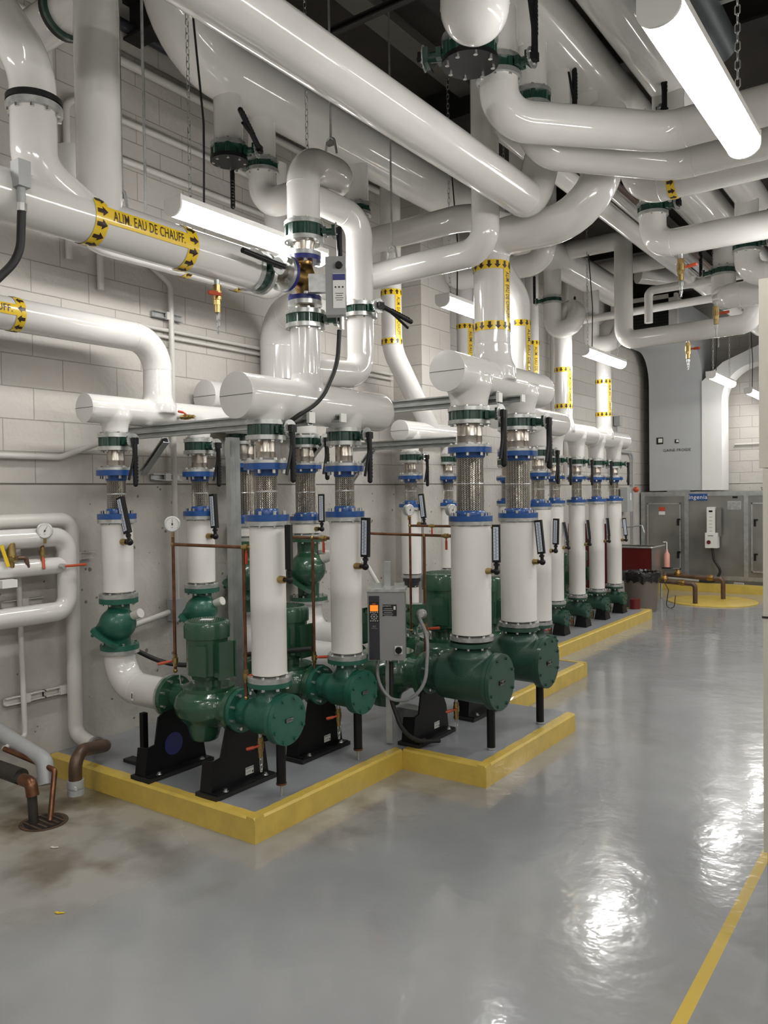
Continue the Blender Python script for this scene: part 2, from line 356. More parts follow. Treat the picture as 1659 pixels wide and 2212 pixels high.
# flow tape wrapped round a pipe -------------------------------------------------
def wrap_tape(parent, p0, d, r, s1, s2, arrow=1, theta=None, txt='ALIM. EAU DE CHAUFF.', bw=.055, only=False, flip=1, lab=None):
    """two arrow bands at s1 and s2 along the axis from p0, joined by a strip of text at angle theta (world angle for vertical pipes)"""
    d = V(d).normalized()
    if abs(d.z) > .9: e1, e2 = V((1, 0, 0)), V((0, 1, 0))
    else: e1 = V((d.y, -d.x, 0)).normalized(); e2 = V((0, 0, 1))
    if abs(d.z) <= .9 and d.cross(e1).z < 0: pass
    off = V(p0)
    def pt(s, a, rr): return off+d*s+(e1*cos(a)+e2*sin(a))*rr
    ye = MB(); bk = MB(); n = 40; rr = r+.003
    for s in ((s1,) if only else (s1, s2)):
        vs = [pt(s-bw/2, 2*pi*k/n, rr) for k in range(n)]+[pt(s+bw/2, 2*pi*k/n, rr) for k in range(n)]
        ye.add(vs, [(k, (k+1) % n, n+(k+1) % n, n+k) for k in range(n)])
        na = max(10, int(2*pi*r/.052)); L = bw*.46*arrow; 
        for k in range(na):
            a = 2*pi*(k+.3)/na; ha = .021/r; 
            P = [(-L*.85, -ha*.42), (L*.05, -ha*.42), (L*.05, -ha), (L*.95, 0), (L*.05, ha), (L*.05, ha*.42), (-L*.85, ha*.42)]
            P += [(-L*.85, 0), (L*.05, 0)]     # 7 tail centre, 8 neck centre: the arrow follows the curve of the pipe
            bk.add([pt(s+q, a+w, rr+.0015) for q, w in P], [(0, 1, 8, 7), (7, 8, 5, 6), (2, 3, 8, 1), (8, 3, 4, 5)])
    if theta is not None and not only:
        hw = bw*.56/r; m = 8
        vs = [pt(s, theta-hw+2*hw*k/m, rr+.0003) for s in (s1, s2) for k in range(m+1)]
        ye.add(vs, [(k, k+1, m+2+k, m+1+k) for k in range(m)])
        ln = abs(s2-s1)-bw; size = bw*.98; tvv, tff = tv(txt, size); w0 = max(q.x for q in tvv)-min(q.x for q in tvv); sx = min(1.0, ln*.90/w0)
        bk.add([pt((s1+s2)/2+q.x*sx*flip, theta+q.y/r, rr+.0022) for q in tvv], tff)
    a = ye.build('flow_tape', TAPE, parent, smooth=60); b = bk.build('tape_print', INK, a, smooth=0)
    if parent is not None:
        for o in (a,):
            o.location = -V(parent.location) if parent.type == 'MESH' or parent.type == 'EMPTY' else (0, 0, 0)
    return a
def pipe(name, label, pts, r, R=.18, m=None, cat='pipe', seam=.0015, group=None, n=32, cap=True):
    ob = MB().tube(pts, r, R, n, seam, cap).build(name, m or WHITE, origin=pts[0]); return tag(ob, label, cat, group)
def child(mb, name, m, parent, **k):      # mb given in world coordinates
    ob = mb.build(name, m, None, **k); ob.parent = parent; ob.matrix_parent_inverse = Matrix.Identity(4)
    ob.location = -V(parent.location); return ob

# ================================================================== SETTING
struct('floor', MB().box2((-.3, -3.5, -.2), (8.2, 15.6, 0)), FLOOR)
wl = MB().box2((-.3, -3.5, 0), (0, 15.6, 5.2)); struct('wall_left', wl, WALLY)
struct('wall_back', MB().box2((0, 15.3, 0), (8.2, 15.6, 5.2)), WALLX)
struct('wall_right', MB().box2((8.0, -3.5, 0), (8.2, 15.3, 5.2)), WALLY)
struct('wall_front', MB().box2((0, -3.7, 0), (8.0, -3.5, 5.2)), WALLX)
struct('ceiling', MB().box2((-.3, -3.7, 5.2), (8.2, 15.6, 5.4)), DECK)
pl = MB().box2((0, 6.76, 0), (.35, 7.32, 5.2)); struct('trim_1', pl, WALLY)
bm_ = MB()
for y in (1.2, 3.6, 6.0, 8.4, 10.8, 13.2):
    bm_.box2((0, y-.07, 4.93), (8, y+.07, 4.95)); bm_.box2((0, y-.012, 4.95), (8, y+.012, 5.18)); bm_.box2((0, y-.07, 5.18), (8, y+.07, 5.2))
struct('trim_2', bm_, BEAM)
bs = MB()
for x in (1.9, 3.9, 5.9): bs.box2((x-.05, -3, 4.98), (x+.05, 15.3, 5.199))
struct('trim_3', bs, BEAM)
pn = MB()
for x in (1.35, 2.4, 4.45): pn.box2((x-.09, -3, 5.12), (x+.09, 15.3, 5.198))
struct('trim_4', pn, PANW)
# housekeeping pad with its yellow kerb
def pad():
    mb = MB(); kb = MB(); H = .13; w = .10
    outline = [(0.02, 2.84), (1.84, 2.84), (1.84, 4.16), (2.44, 4.16), (2.44, 5.53), (1.86, 5.53), (1.86, 7.25), (1.32, 7.25), (1.34, 10.95), (0.02, 10.95)]
    mb.box2((.001, 2.86, 0), (1.30, 10.93, H-.002)); mb.box2((1.30, 2.86, 0), (1.82, 7.22, H-.0022)); mb.box2((1.82, 4.18, 0), (2.42, 5.53, H-.0026))
    pads = mb.build('concrete_pad', PAD, smooth=0); tag(pads, 'grey painted concrete pad carrying the pumps along the wall', 'equipment pad')
    segs = [((0.02, 2.84), (1.84, 2.84)), ((1.84, 2.84), (1.84, 4.16)), ((1.84, 4.16), (2.44, 4.16)), ((2.44, 4.16), (2.44, 5.53)), ((1.86, 5.62), (1.86, 7.25)), ((1.86, 7.25), (1.32, 7.25)), ((1.32, 7.25), (1.34, 10.95)), ((1.34, 10.95), (.9, 10.95))]
    inn = [(0, 1), (-1, 0), (0, 1), (-1, 0), (-1, 0), (0, -1), (-1, 0), (0, -1)]
    for (a, b), n in zip(segs, inn):
        a = V((*a, 0)); b = V((*b, 0)); n = V((*n, 0)); L = (b-a).length; d = (b-a).normalized(); k = max(2, int(L/.05)); 
        ea = w*.5
        rows = []
        for i in range(k+1):
            s = L*i/k; q = a+d*s; j = random.uniform(-.003, .003); j2 = random.uniform(-.004, .004)
            rows.append([q, q+V((0, 0, H-.012))+n*.001, q+n*.012+V((0, 0, H+j*.6)), q+n*(.062+j2)+V((0, 0, H+.002)), q+n*(.066+j2)+V((0, 0, .02))])
        vs = [p for rr_ in rows for p in rr_]; m_ = 5
        kb.add(vs, [(i*m_+j_, (i+1)*m_+j_, (i+1)*m_+j_+1, i*m_+j_+1) for i in range(k) for j_ in range(m_-1)]+[tuple(range(m_)), tuple(reversed(range(k*m_, k*m_+m_)))])
    o = kb.build('painted_edge', YEL, pads, smooth=0); o['label'] = 'yellow painted front edge of the pad'
pad()

# ================================================================== ceiling-level mains
def header(name, label, x, y0, y1, z, r, branches, riser=None, cap0=True, cat='header pipe', m=None):
    """insulated manifold along y with flared drops (x,y,r,zbottom) and a riser (y,r,ztop)"""
    mb = MB(); o = (x, y0, z)
    mb.cyl((x, y0, z), (x, y1, z), r, n=40)
    if not cap0: pass
    mb.sphere((x, y1, z), r*.98, 10, (1, .55, 1))
    for (by, br, zb) in branches:
        mb.lathe((x, by, z), (0, 0, -1), [(0, br*1.25), (r*.55, br*1.28), (r*.9, br*1.13), (r*1.25, br*1.03), (z-zb, br)], 40)
    if riser:
        by, br, zt = riser
        mb.lathe((x, by, z), (0, 0, 1), [(0, br*1.3), (r*.7, br*1.28), (r*1.0, br*1.12), (r*1.35, br*1.03), (min(r*1.8, zt-z-.02), br*1.015), (zt-z, br*1.015)], 40)
    ob = mb.build(name, m or WHITE, origin=o, remesh=.009, smoothit=6); tag(ob, label, cat)
    c = MB().lathe((x, y0+.0015, z), (0, -1, 0), [(0, r*1.005), (.004, r*1.005), (.005, r*.98)], 48); child(c, 'end_cap', CAPW, ob)
    s = MB().box((x, y0-.0045, z), (r*1.96, .002, .0022)); child(s, 'cap_seam', BLKINK, ob)
    return ob

# --- butterfly valve -------------------------------------------------------------
def butterfly(label, loc, rf, rot=0, lever='down', blind=False, h=.105, group='butterfly valves', nb=8, lev=1.0):
    t = thing('butterfly_valve', label, 'valve', loc, rot, group)
    k = rf/.108; th = .024; hh = h/2
    MB().lathe((0, 0, hh-th), (0, 0, 1), [(0, rf), (th, rf)], 40).build('flange', STEEL, t)
    if blind: MB().lathe((0, 0, -hh), (0, 0, 1), [(0, rf), (th, rf)], 40).build('blind_plate', BLACK, t)
    else: MB().lathe((0, 0, -hh), (0, 0, 1), [(0, rf), (th, rf)], 40).build('flange', STEEL, t)
    b = MB().lathe((0, 0, -hh+th), (0, 0, 1), [(0, rf*.86), (h-2*th, rf*.86)], 40)
    for i in range(nb):
        a = 2*pi*(i+.5)/nb; b.lathe((cos(a)*rf*.82, sin(a)*rf*.82, -hh+th+.001), (0, 0, 1), [(0, rf*.155), (h-2*th-.002, rf*.155)], 12)
    b.build('lug_body', DGREEN, t)
    bo = MB().bolts((0, 0, hh), (0, 0, 1), rf*.82, nb, .009*k, .011); bo.bolts((0, 0, -hh), (0, 0, -1), rf*.82, nb, .009*k, .011); bo.build('bolts', BOLT, t)
    L = rf*1.62
    nk = MB().cyl((rf*.8, 0, 0), (L, 0, 0), .022*k, .019*k, 14); nk.box((rf*1.08, 0, 0), (.02*k, .07*k, .04*k)); nk.box((L-.01, 0, 0), (.018*k, .06*k, .06*k)); nk.build('neck', DGREEN, t)
    # toothed notch plate, perpendicular to the stem
    pr = .048*k; poly = []
    for i in range(48):
        a = 2*pi*i/48; q = pr*(1 if (i % 2 or not (24 <= i <= 40)) else .88); poly.append((cos(a)*q, sin(a)*q))
    pm = MB().prism(poly, (L+.004, 0, 0), (0, 1, 0), (0, 0, 1), .004); pm.build('notch_plate', STEEL, t)
    MB().bolts((L+.006, 0, 0), (1, 0, 0), pr*.6, 4, .006*k, .008).build('plate_bolt', BOLT, t)
    # two-armed squeeze lever
    ln = .27*min(k, 1.15)*lev; s = {'down': V((0, 0, -1)), 'up': V((0, 0, 1)), 'side': V((0, 1, -.25)).normalized(), 'left': V((0, -1, .45)).normalized(), 'out': V((0, .25, 1)).normalized()}[lever]
    w = V((0, 1, 0)) if abs(s.z) > .6 else V((0, 0, 1)); x0 = L+.02
    o = V((x0, 0, 0)); e = s*ln
    hd = MB().tube([o-s*.02, o+s*.05+w*.0, o+e], .0155*k, .02, 10); hd.box(o, (.026, .04*k, .04*k))
    for i in range(8): q = o+s*(ln*.38+ln*.075*i); hd.sphere(q+w*.004, .0165*k, 5)
    hd.sphere(o+e, .0155*k, 6); hd.build('lever', BLACK, t)
    MB().tube([o+s*.05, o+s*ln*.5-w*.018, o+s*ln*.9-w*.05], .0085*k, .03, 8).build('trigger', BLACK, t)
    return t
def spool(label, x, y, z0, z1, r, rf, nb=8):
    t = thing('steel_spool', label, 'pipe spool', (x, y, z0), 0, 'stainless spools above the braided connectors'); L = z1-z0
    MB().lathe((0, 0, 0), (0, 0, 1), [(0, r), (L*.48, r), (L*.5, r*1.015), (L*.52, r), (L, r)], 32, cap=False).build('pipe_wall', STAIN, t)
    MB().lathe((0, 0, -.0), (0, 0, 1), [(0, rf), (.016, rf), (.018, r*1.25), (.03, r*1.03)], 40).build('flange', STEEL, t)
    MB().bolts((0, 0, .017), (0, 0, 1), rf*.83, nb, rf*.08, .012, .1).build('bolts', BOLT, t)
    return t
def flexcon(label, x, y, z0, z1, r, rf, nb=8):
    t = thing('flexible_connector', label, 'flexible connector', (x, y, z0), 0, 'braided flexible pipe connectors'); L = z1-z0
    fl = .033; ck = .033
    MB().lathe((0, 0, 0), (0, 0, 1), [(0, rf), (fl, rf), (fl, r*1.12), (fl+ck*.7, r*1.12), (fl+ck, r*1.04)], 40).build('blue_flange', BLUE, t)
    MB().lathe((0, 0, L), (0, 0, -1), [(0, rf), (fl, rf), (fl, r*1.12), (fl+ck*.7, r*1.12), (fl+ck, r*1.04)], 40).build('blue_flange', BLUE, t)
    MB().lathe((0, 0, fl+ck*.9), (0, 0, 1), [(0, r), (L*.12, r*1.02), (L-2*fl-ck*1.8, r)], 48, cap=False).build('braided_hose', BRAID, t)
    MB().lathe((0, 0, L*.5), (0, 0, 1), [(0, r*1.012), (.004, r*1.03), (.008, r*1.012)], 40, cap=False).build('hose_band', STEEL, t)
    bo = MB().bolts((0, 0, fl), (0, 0, 1), rf*.83, nb, rf*.075, .02); bo.bolts((0, 0, L-fl), (0, 0, -1), rf*.83, nb, rf*.075, .02); bo.build('bolts', BOLT, t)
    return t
def drop(label, x, y, z0, z1, r, rf, m=None, top=True, bot=True):
    t = thing('insulated_pipe', label, 'pipe', (x, y, z0), 0, 'white insulated pipe drops'); L = z1-z0
    MB().lathe((0, 0, .006), (0, 0, 1), [(0, r*.995), (L*.42, r), (L*.421, r*1.006), (L*.5, r*1.006), (L-.01, r)], 48).build('jacket', m or CLOTH, t)
    if top:
        MB().lathe((0, 0, L), (0, 0, 1), [(0, rf), (.024, rf)], 40).build('flange', STEEL, t)
        MB().bolts((0, 0, L), (0, 0, -1), rf*.83, 8, rf*.075, .01).build('bolts', BOLT, t)
    if bot:
        MB().lathe((0, 0, -.034), (0, 0, 1), [(0, rf), (.026, rf), (.03, r*.7), (.036, r*.7)], 40).build('flange', STEEL, t)
        MB().bolts((0, 0, -.008), (0, 0, 1), rf*.83, 8, rf*.075, .01).build('bolts', BOLT, t)
    return t
SM = dict(vt=2.160, vb=2.055, sb=1.930, fb=1.622, r=.058, rf=.108, rb=.120, ins=.096)
LG = dict(vt=2.296, vb=2.190, sb=2.044, fb=1.578, r=.086, rf=.137, rb=.140, ins=.127)
def column(where, x, y, P, zb, dz=0, m=None, vrot=0, ins=None, lever='down'):
    butterfly('green lever valve %s' % where, (x, y, (P['vt']+P['vb'])/2+dz), P['rf'], vrot, lever, group='butterfly valves under the pump headers')
    spool('bare stainless spool %s' % where, x, y, P['sb']+dz, P['vb']+dz-.001, P['r']*.93, P['rb'])
    flexcon('blue-flanged braided hose %s' % where, x, y, P['fb']+dz, P['sb']+dz-.001, P['r'], P['rb'])
    i = ins or P['ins']
    drop('white insulated drop pipe %s' % where, x, y, zb, P['fb']+dz-.025, i, P['rb'], m)
# --- check valve -------------------------------------------------------------------
def check_valve(label, x, y, z0, z1, s=1.0, m=None, rot=0):
    t = thing('check_valve', label, 'check valve', (x, y, z0), rot, 'green check valves on the wall-side drops'); L = z1-z0; m = m or CGREEN
    b = MB().lathe((0, 0, .01), (0, 0, 1), [(0, .066*s), (L*.3, .07*s), (L*.7, .066*s), (L-.02, .068*s)], 28)
    b.sphere((.012*s, -.02*s, L*.5), .118*s, 12, (.95, 1, .92))
    d = V((-.62, -.25, -.55)).normalized()
    dd, e1, e2 = basis(d)
    b.lathe(V((.012*s, -.02*s, L*.5)), d, [(0, .1*s), (.105*s, .085*s)], 24)
    b.build('body', m, t, remesh=.0075*s, smoothit=5)
    nn = V((-.46, -.34, -.82)).normalized(); c = V((.005, -.02*s, L*.47))+nn*.085*s
    nn = nn; _, e1, e2 = basis(nn)
    g = MB().prism([(-.135*s, -.06*s), (-.10*s, -.10*s), (.10*s, -.10*s), (.135*s, -.06*s), (.135*s, .06*s), (.10*s, .10*s), (-.10*s, .10*s), (-.135*s, .06*s)], c, e1, e2, .024*s)
    g.build('bonnet', m, t, smooth=20)
    gb = MB()
    for q in ((-.11, -.07), (.11, -.07), (.11, .07), (-.11, .07)): gb.lathe(c+e1*q[0]*s+e2*q[1]*s, nn, [(0, .010*s), (.028*s, .010*s)], 6)
    gb.build('bonnet_bolts', m, t)
    for z in (0, L-.032): MB().lathe((0, 0, z), (0, 0, 1), [(0, .12*s), (.032, .12*s)], 40).build('flange', m, t)
    MB().lathe((0, 0, -.024), (0, 0, 1), [(0, .121*s), (.023, .121*s)], 40).build('steel_ring', STEEL, t)
    bo = MB().bolts((0, 0, .032), (0, 0, 1), .1*s, 8, .0085, .014); bo.bolts((0, 0, L-.032), (0, 0, -1), .1*s, 8, .0085, .014); bo.build('bolts', BOLT, t)
    MB().cyl((.09*s, .03*s, L*.64), (.165*s, .04*s, L*.72), .026*s, .03*s, 16).build('relief_cap', WPAINT, t)
    return t
# --- suction diffuser ---------------------------------------------------------------
def diffuser(label, x0, xc, x1, y, z, ztop, r, rc, m, rf, leg, tall=False, words=True, group='green suction diffusers', dv=True, where=''):
    t = thing('suction_diffuser', label, 'suction diffuser', (xc, y, z), 0, group)
    a = x0-xc; e = x1-xc
    b = MB().lathe((a+.02, 0, 0), (1, 0, 0), [(0, r*.72), (.07, r*.74), (.12, r*.98), (e-a-.07, r*1.02), (e-a-.055, rc*.9)], 40)
    if tall: b.lathe((0, 0, 0), (0, 0, 1), [(0, r*.98), (r*1.0, r*.96), (r*1.38, r*.66), (ztop-z, r*.63)], 40)
    else: b.lathe((0, 0, 0), (0, 0, 1), [(0, r*.86), (r*.9, r*.8), (r*1.3, r*.62), (ztop-z, r*.62)], 40)
    b.build('body', m, t, remesh=.008, smoothit=5)
    MB().lathe((a, 0, 0), (1, 0, 0), [(0, rf*1.02), (.03, rf*1.02)], 40).build('outlet_flange', m, t)
    MB().lathe((0, 0, ztop-z-.026), (0, 0, 1), [(0, rf*1.02), (.026, rf*1.02)], 40).build('inlet_flange', m, t)
    MB().lathe((e-.055, 0, 0), (1, 0, 0), [(0, rc), (.026, rc), (.0265, rc*.985), (.03, rc*.985), (.0305, rc), (.055, rc*.995)], 48).build('cover', m, t)
    MB().bolts((e, 0, 0), (1, 0, 0), rc*.86, 8, .010, .012).build('cover_bolts', m, t)
    bo = MB().bolts((a+.03, 0, 0), (1, 0, 0), rf*.84, 8, .010, .014); bo.bolts((0, 0, ztop-z-.026), (0, 0, -1), rf*.84, 8, .010, .016); bo.build('bolts', BOLT, t)
    pl = MB().box((e+.003, 0, 0), (.006, rc*.42, rc*.15)); pp = pl.build('nameplate', BLACK, t)
    w = MB(); text_mb(w, 'TRILLIUM' if words else 'TM', rc*.10, (e+.0065, 0, 0), (0, 1, 0), (0, 0, 1), .001); w.box((e+.0068, 0, rc*.06), (.001, rc*.36, .002)); w.box((e+.0068, 0, -rc*.06), (.001, rc*.36, .002)); w.build('plate_lettering', BOLT, pp, smooth=0)
    # support leg
    if leg:
        lx, kind = leg
        g = thing('support_leg', 'black pipe support leg under the strainer %s' % where, 'support leg', (lx, y+.02, .13), 0, 'black support legs')
        if kind == 'rod':
            MB().cyl((0, 0, .07), (0, 0, z-r-.13+.02), .026, n=20).build('leg_tube', BLACK, g); MB().lathe((0, 0, .062), (0, 0, 1), [(0, .029), (.01, .029)], 20).build('collar', COPPER, g); MB().cyl((0, 0, 0), (0, 0, .07), .008, n=10).build('threaded_rod', STEEL, g)
        else: MB().cyl((0, 0, 0), (0, 0, z-r-.13+.02), .027, n=20).build('leg_tube', BLACK, g); MB().lathe((0, 0, 0), (0, 0, 1), [(0, .029), (.012, .028)], 12).build('bare_foot', STEEL, g)
    if dv: drain_valve('small brass drain valve with red handle and chain %s' % where, (xc-.06 if not tall else xc-.10, y-.02, z-r+.01), 1.0)
    return t
def chain(mb, a, b, sag=.05, link=.012, r=.0018, n=None):
    a, b = V(a), V(b); L = (b-a).length+sag*1.2; n = n or max(4, int(L/(link*1.25)))
    pts = [a.lerp(b, i/n)-V((0, 0, sag*4*(i/n)*(1-i/n))) for i in range(n+1)]
    for i in range(n):
        p, q = pts[i], pts[i+1]; d = (q-p).normalized(); _, e1, e2 = basis(d); e = e1 if i % 2 else e2; hw = link*.32; h = (q-p).length*.62; c = (p+q)/2
        P = [c-d*h-e*0, c-d*h*.6+e*hw, c+d*h*.6+e*hw, c+d*h, c+d*h*.6-e*hw, c-d*h*.6-e*hw]
        for k in range(6): mb.cyl(P[k], P[(k+1) % 6], r, n=4)
    return mb
def drain_valve(label, loc, s=1.0, d=(0, 0, -1), handle=(-.7, -.5, -.2), ch=True, hm=None):
    t = thing('drain_valve', label, 'drain valve', loc, 0, 'brass drain valves'); d = V(d).normalized()
    MB().cyl((0, 0, 0), d*.03*s, .011*s, n=12).build('nipple', STEEL, t)
    b = MB().cyl(d*.025*s, d*.05*s, .017*s, n=8); b.cyl(d*.05*s, d*.085*s, .020*s, n=14); b.cyl(d*.085*s, d*.105*s, .017*s, n=8); b.cyl(d*.105*s, d*.135*s, .014*s, n=14); b.build('valve_body', BRASS, t)
    h = V(handle).normalized(); o = d*.065*s+h*.0; side = h.cross(d).normalized()
    q = MB().tube([o+side*.02*s, o+side*.028*s+h*.02*s, o+side*.03*s+h*.066*s], .0065*s, .01, 8); q.sphere(o+side*.03*s+h*.066*s, .0095*s, 6); q.cyl(o+side*.03*s+h*.03*s, o+side*.03*s+h*.066*s, .0095*s, n=8); q.build('handle', hm or RED, t)
    if ch: chain(MB(), d*.135*s+V((.012, 0, 0)), d*.10*s+V((-.014, .01, 0)), .10*s, .015, .0018).build('chain', STEEL, t)
    return t
# --- thermometers, gauges --------------------------------------------------------------
def thermometer(label, loc, tilt=0, turn=0, back=False, s=1.0):
    t = thing('thermometer', label, 'thermometer', loc, turn, 'industrial thermometers')
    MB().cyl((-.065*s, 0, 0), (-.02*s, 0, 0), .021*s, .019*s, 8).build('thermowell', BRASS, t)
    k = MB().cyl((-.03*s, 0, 0), (.01*s, 0, 0), .012*s, n=12); k.sphere((.012*s, 0, 0), .022*s, 8)
    R = Matrix.Rotation(tilt, 3, 'Y' if not back else 'Y')
    def q(x, y, z): return V((.012*s, 0, 0))+R @ V((x*s, y*s, z*s))
    k.cyl(q(0, 0, .01), q(0, 0, .06), .012*s, n=12); k.cyl(q(0, 0, .035), q(0, 0, .05), .018*s, n=6); k.build('elbow', BLACK, t)
    c = MB(); c.box(q(0, 0, .175), (.05*s, .03*s, .235*s), R); c.build('case', BLACK, t, smooth=20)
    f = MB(); f.box(q(0, -.016, .175), (.032*s, .003*s, .205*s), R); ff = f.build('scale', SCALE, t, smooth=0)
    g = MB(); g.box(q(0, -.018, .175), (.003*s, .001*s, .19*s), R)
    for i in range(19): g.box(q(.009 if i % 2 else -.009, -.018, .085+.01*i), (.006*s, .001*s, .0022*s), R)
    g.build('scale_marks', BLKINK, ff, smooth=0); return t
def gauge(label, loc, r=.045, turn=0, needle=.6):
    t = thing('pressure_gauge', label, 'pressure gauge', loc, turn, 'round pressure gauges')
    MB().lathe((0, .02, 0), (0, -1, 0), [(0, r*.98), (.03, r), (.034, r), (.036, r*.9)], 36).build('case', STEEL, t)
    f = MB().lathe((0, -.017, 0), (0, -1, 0), [(0, r*.88), (.001, r*.88)], 32).build('dial', GLASS, t)
    g = MB()
    for i in range(28):
        a = radians(-130+260*i/27); rr = r*(.74 if i % 3 else .70); g.cyl((sin(a)*rr, -.0185, cos(a)*rr), (sin(a)*r*.82, -.0185, cos(a)*r*.82), .0008, n=4)
    a = needle; g.cyl((-sin(a)*r*.2, -.0195, -cos(a)*r*.2), (sin(a)*r*.66, -.0195, cos(a)*r*.66), .0018, .0006, 5); g.cyl((0, -.018, 0), (0, -.021, 0), .005, n=10); text_mb(g, 'psi', r*.2, (0, -.0185, -r*.42), (1, 0, 0), (0, 0, 1), .0004); g.build('dial_marks', BLKINK, f, smooth=0)
    MB().cyl((0, 0, -r*.95), (0, 0, -r-.03), .008, n=10).build('stem', BRASS, t); return t
# --- pump --------------------------------------------------------------------------
def pump(label, x0, xc, x1, y, z, s, zt, motor=True, mr=.125, m=None, boxside=1, mlabel=''):
    t = thing('inline_pump', label, 'pump', (xc, y, z), 0, 'green centrifugal pumps'); m = m or PGREEN; a = x0-xc; e = x1-xc
    b = MB().lathe((0, 0, -.12*s), (0, 0, 1), [(0, .11*s), (.03*s, .15*s), (.07*s, .185*s), (.13*s, .20*s), (.18*s, .185*s), (.215*s, .14*s), (.22*s, .1*s)], 44)
    b.lathe((a+.01, .02*s, 0), (1, 0, 0), [(0, .075*s), (-a*.45, .085*s), (-a, .11*s)], 32)
    b.lathe((e-.01, -.02*s, 0), (-1, 0, 0), [(0, .075*s), (e*.45, .085*s), (e, .11*s)], 32)
    b.lathe((.02*s, -.05*s, -.19*s), (0, 0, 1), [(0, .075*s), (.03*s, .085*s), (.10*s, .10*s)], 30)
    b.build('volute', m, t, remesh=.009*s, smoothit=6)
    for q in (a, e-.032): MB().lathe((q, .0, 0), (1, 0, 0), [(0, .128*s), (.032, .128*s)], 40).build('flange', m, t)
    MB().lathe((a-.02, 0, 0), (1, 0, 0), [(0, .128*s), (.019, .128*s)], 40).build('steel_ring', STEEL, t)
    bo = MB().bolts((a+.032, 0, 0), (1, 0, 0), .105*s, 8, .010, .014); bo.bolts((e-.032, 0, 0), (-1, 0, 0), .105*s, 8, .010, .014); bo.build('bolts', BOLT, t)
    MB().lathe((0, 0, .088*s), (0, 0, 1), [(0, .15*s), (.02*s, .15*s), (.022*s, .075*s), (.06*s, .07*s)], 40).build('cover_plate', m, t)
    zb = .14*s; H = zt-z
    mo = MB().lathe((0, 0, zb), (0, 0, 1), [(0, .06*s), (.01, mr*.72), (.03, mr*.76), (.04, mr*.96), ((H-zb)*.72, mr*.96), ((H-zb)*.72+.001, mr*1.06), (H-zb-.03, mr*1.07), (H-zb-.008, mr*1.0), (H-zb, mr*.88)], 48)
    mo.build('motor', m, t, smooth=30)
    gr = MB()
    for i in range(-5, 6): w = sqrt(max(.0, (mr*.85)**2-(i*mr*.15)**2)); gr.box((0, i*mr*.15, H+.001), (2*w, .004, .003)); gr.box((i*mr*.15, 0, H+.001), (.004, 2*w, .003))
    gr.build('fan_grille', m, t, smooth=0)
    jb = MB(); jx = mr*.98*boxside; zc = zb+(H-zb)*.38
    jb.box((jx*.55, -mr*.92, zc), (.09*s, .02, .17*s)); jb.box((jx*1.12, .0, zc), (.05*s, .11*s, .19*s)); jb.box((jx*1.32, .0, zc), (.012*s, .13*s, .21*s)); jb.box((jx*1.22, .055*s, zc), (.05*s, .012, .2*s))
    jb.build('junction_box', m, t, smooth=20)
    nb = MB().box((mr*.1, -mr*.975, zc+.02), (.03*s, .004, .12*s)); nb.build('nameplate', m, t)
    for q in (-1, 1): MB().tube([(a*.55, -.05*s*q, .09*s), (a*.6, -.05*s*q, .16*s), (a*.35, -.04*s*q, .165*s), (a*.25, -.03*s, .1*s)], .004, .02, 6).build('flush_line', STEEL, t)
    return t
def stand(label, x, y, zt, wb, wt, sticker='VIBRACAN', depth=.085, disc=False, group='black pump stands'):
    t = thing('pump_stand', label, 'pump stand', (x, y, .13), 0, group); H = zt-.13
    b = MB().prism([(-wb, .02), (wb, .02), (wb*.88, H*.5), (wt*1.15, H*.93), (wt*.8, H), (-wt*.8, H), (-wt*1.25, H*.93), (-wb*.66, H*.52), (-wb*.88, H*.5)], (0, 0, 0), (0, 1, 0), (0, 0, 1), .012)
    for sgn in (-1, 1):
        b.add([V((0, sgn*wb, .02)), V((-depth, sgn*wb, .02)), V((-depth, sgn*wb*.90, H*.47)), V((0, sgn*wb*.885, H*.5)), V((0, sgn*(wb-.008), .02)), V((-depth, sgn*(wb-.008), .02)), V((-depth, sgn*(wb*.90-.008), H*.47)), V((0, sgn*(wb*.885-.008), H*.5))], [(0, 1, 2, 3), (7, 6, 5, 4), (0, 4, 5, 1), (1, 5, 6, 2), (2, 6, 7, 3), (3, 7, 4, 0)])
    b.build('plate', BLACK, t, smooth=20)
    MB().box((-depth/2+.02, 0, .011), (depth+.08, wb*2+.03, .022)).build('ribbed_mat', RUBBER, t)
    MB().box((-depth/2+.03, 0, .026), (depth+.05, wb*2, .008)).build('foot_plate', BLACK, t)
    bo = MB()
    for q in (-.7, .7): bo.lathe((.045, wb*q, .03), (0, 0, 1), [(0, .018), (.004, .018), (.005, .011), (.016, .011)], 8)
    bo.build('anchor_bolts', BOLT, t)
    if sticker:
        st = MB().box((.0075, wb*.30, .075), (.002, .062, .042)).build('sticker', LBL, t, smooth=0)
        w = MB(); text_mb(w, sticker, .0125, (.009, wb*.30, .089), (0, 1, 0), (0, 0, 1), .0005); text_mb(w, 'X7581', .013, (.009, wb*.30-.006, .069), (0, 1, .12), (0, -.12, 1), .0005); w.box((.009, wb*.30+.023, .065), (.0006, .008, .012)); w.build('sticker_print', BLKINK, st, smooth=0)
    if disc:
        d = MB().lathe((.007, -.02, H*.45), (1, 0, 0), [(0, .066), (.002, .066)], 32).build('round_tag', DBLUE, t); w = MB()
        for i in range(-5, 6): L = sqrt(.06**2-(i*.0105)**2); w.box((.0098, -.02, H*.45+i*.0105), (.0006, 2*L*.9, .0016))
        w.build('tag_lines', DPANEL, d, smooth=0)
    return t

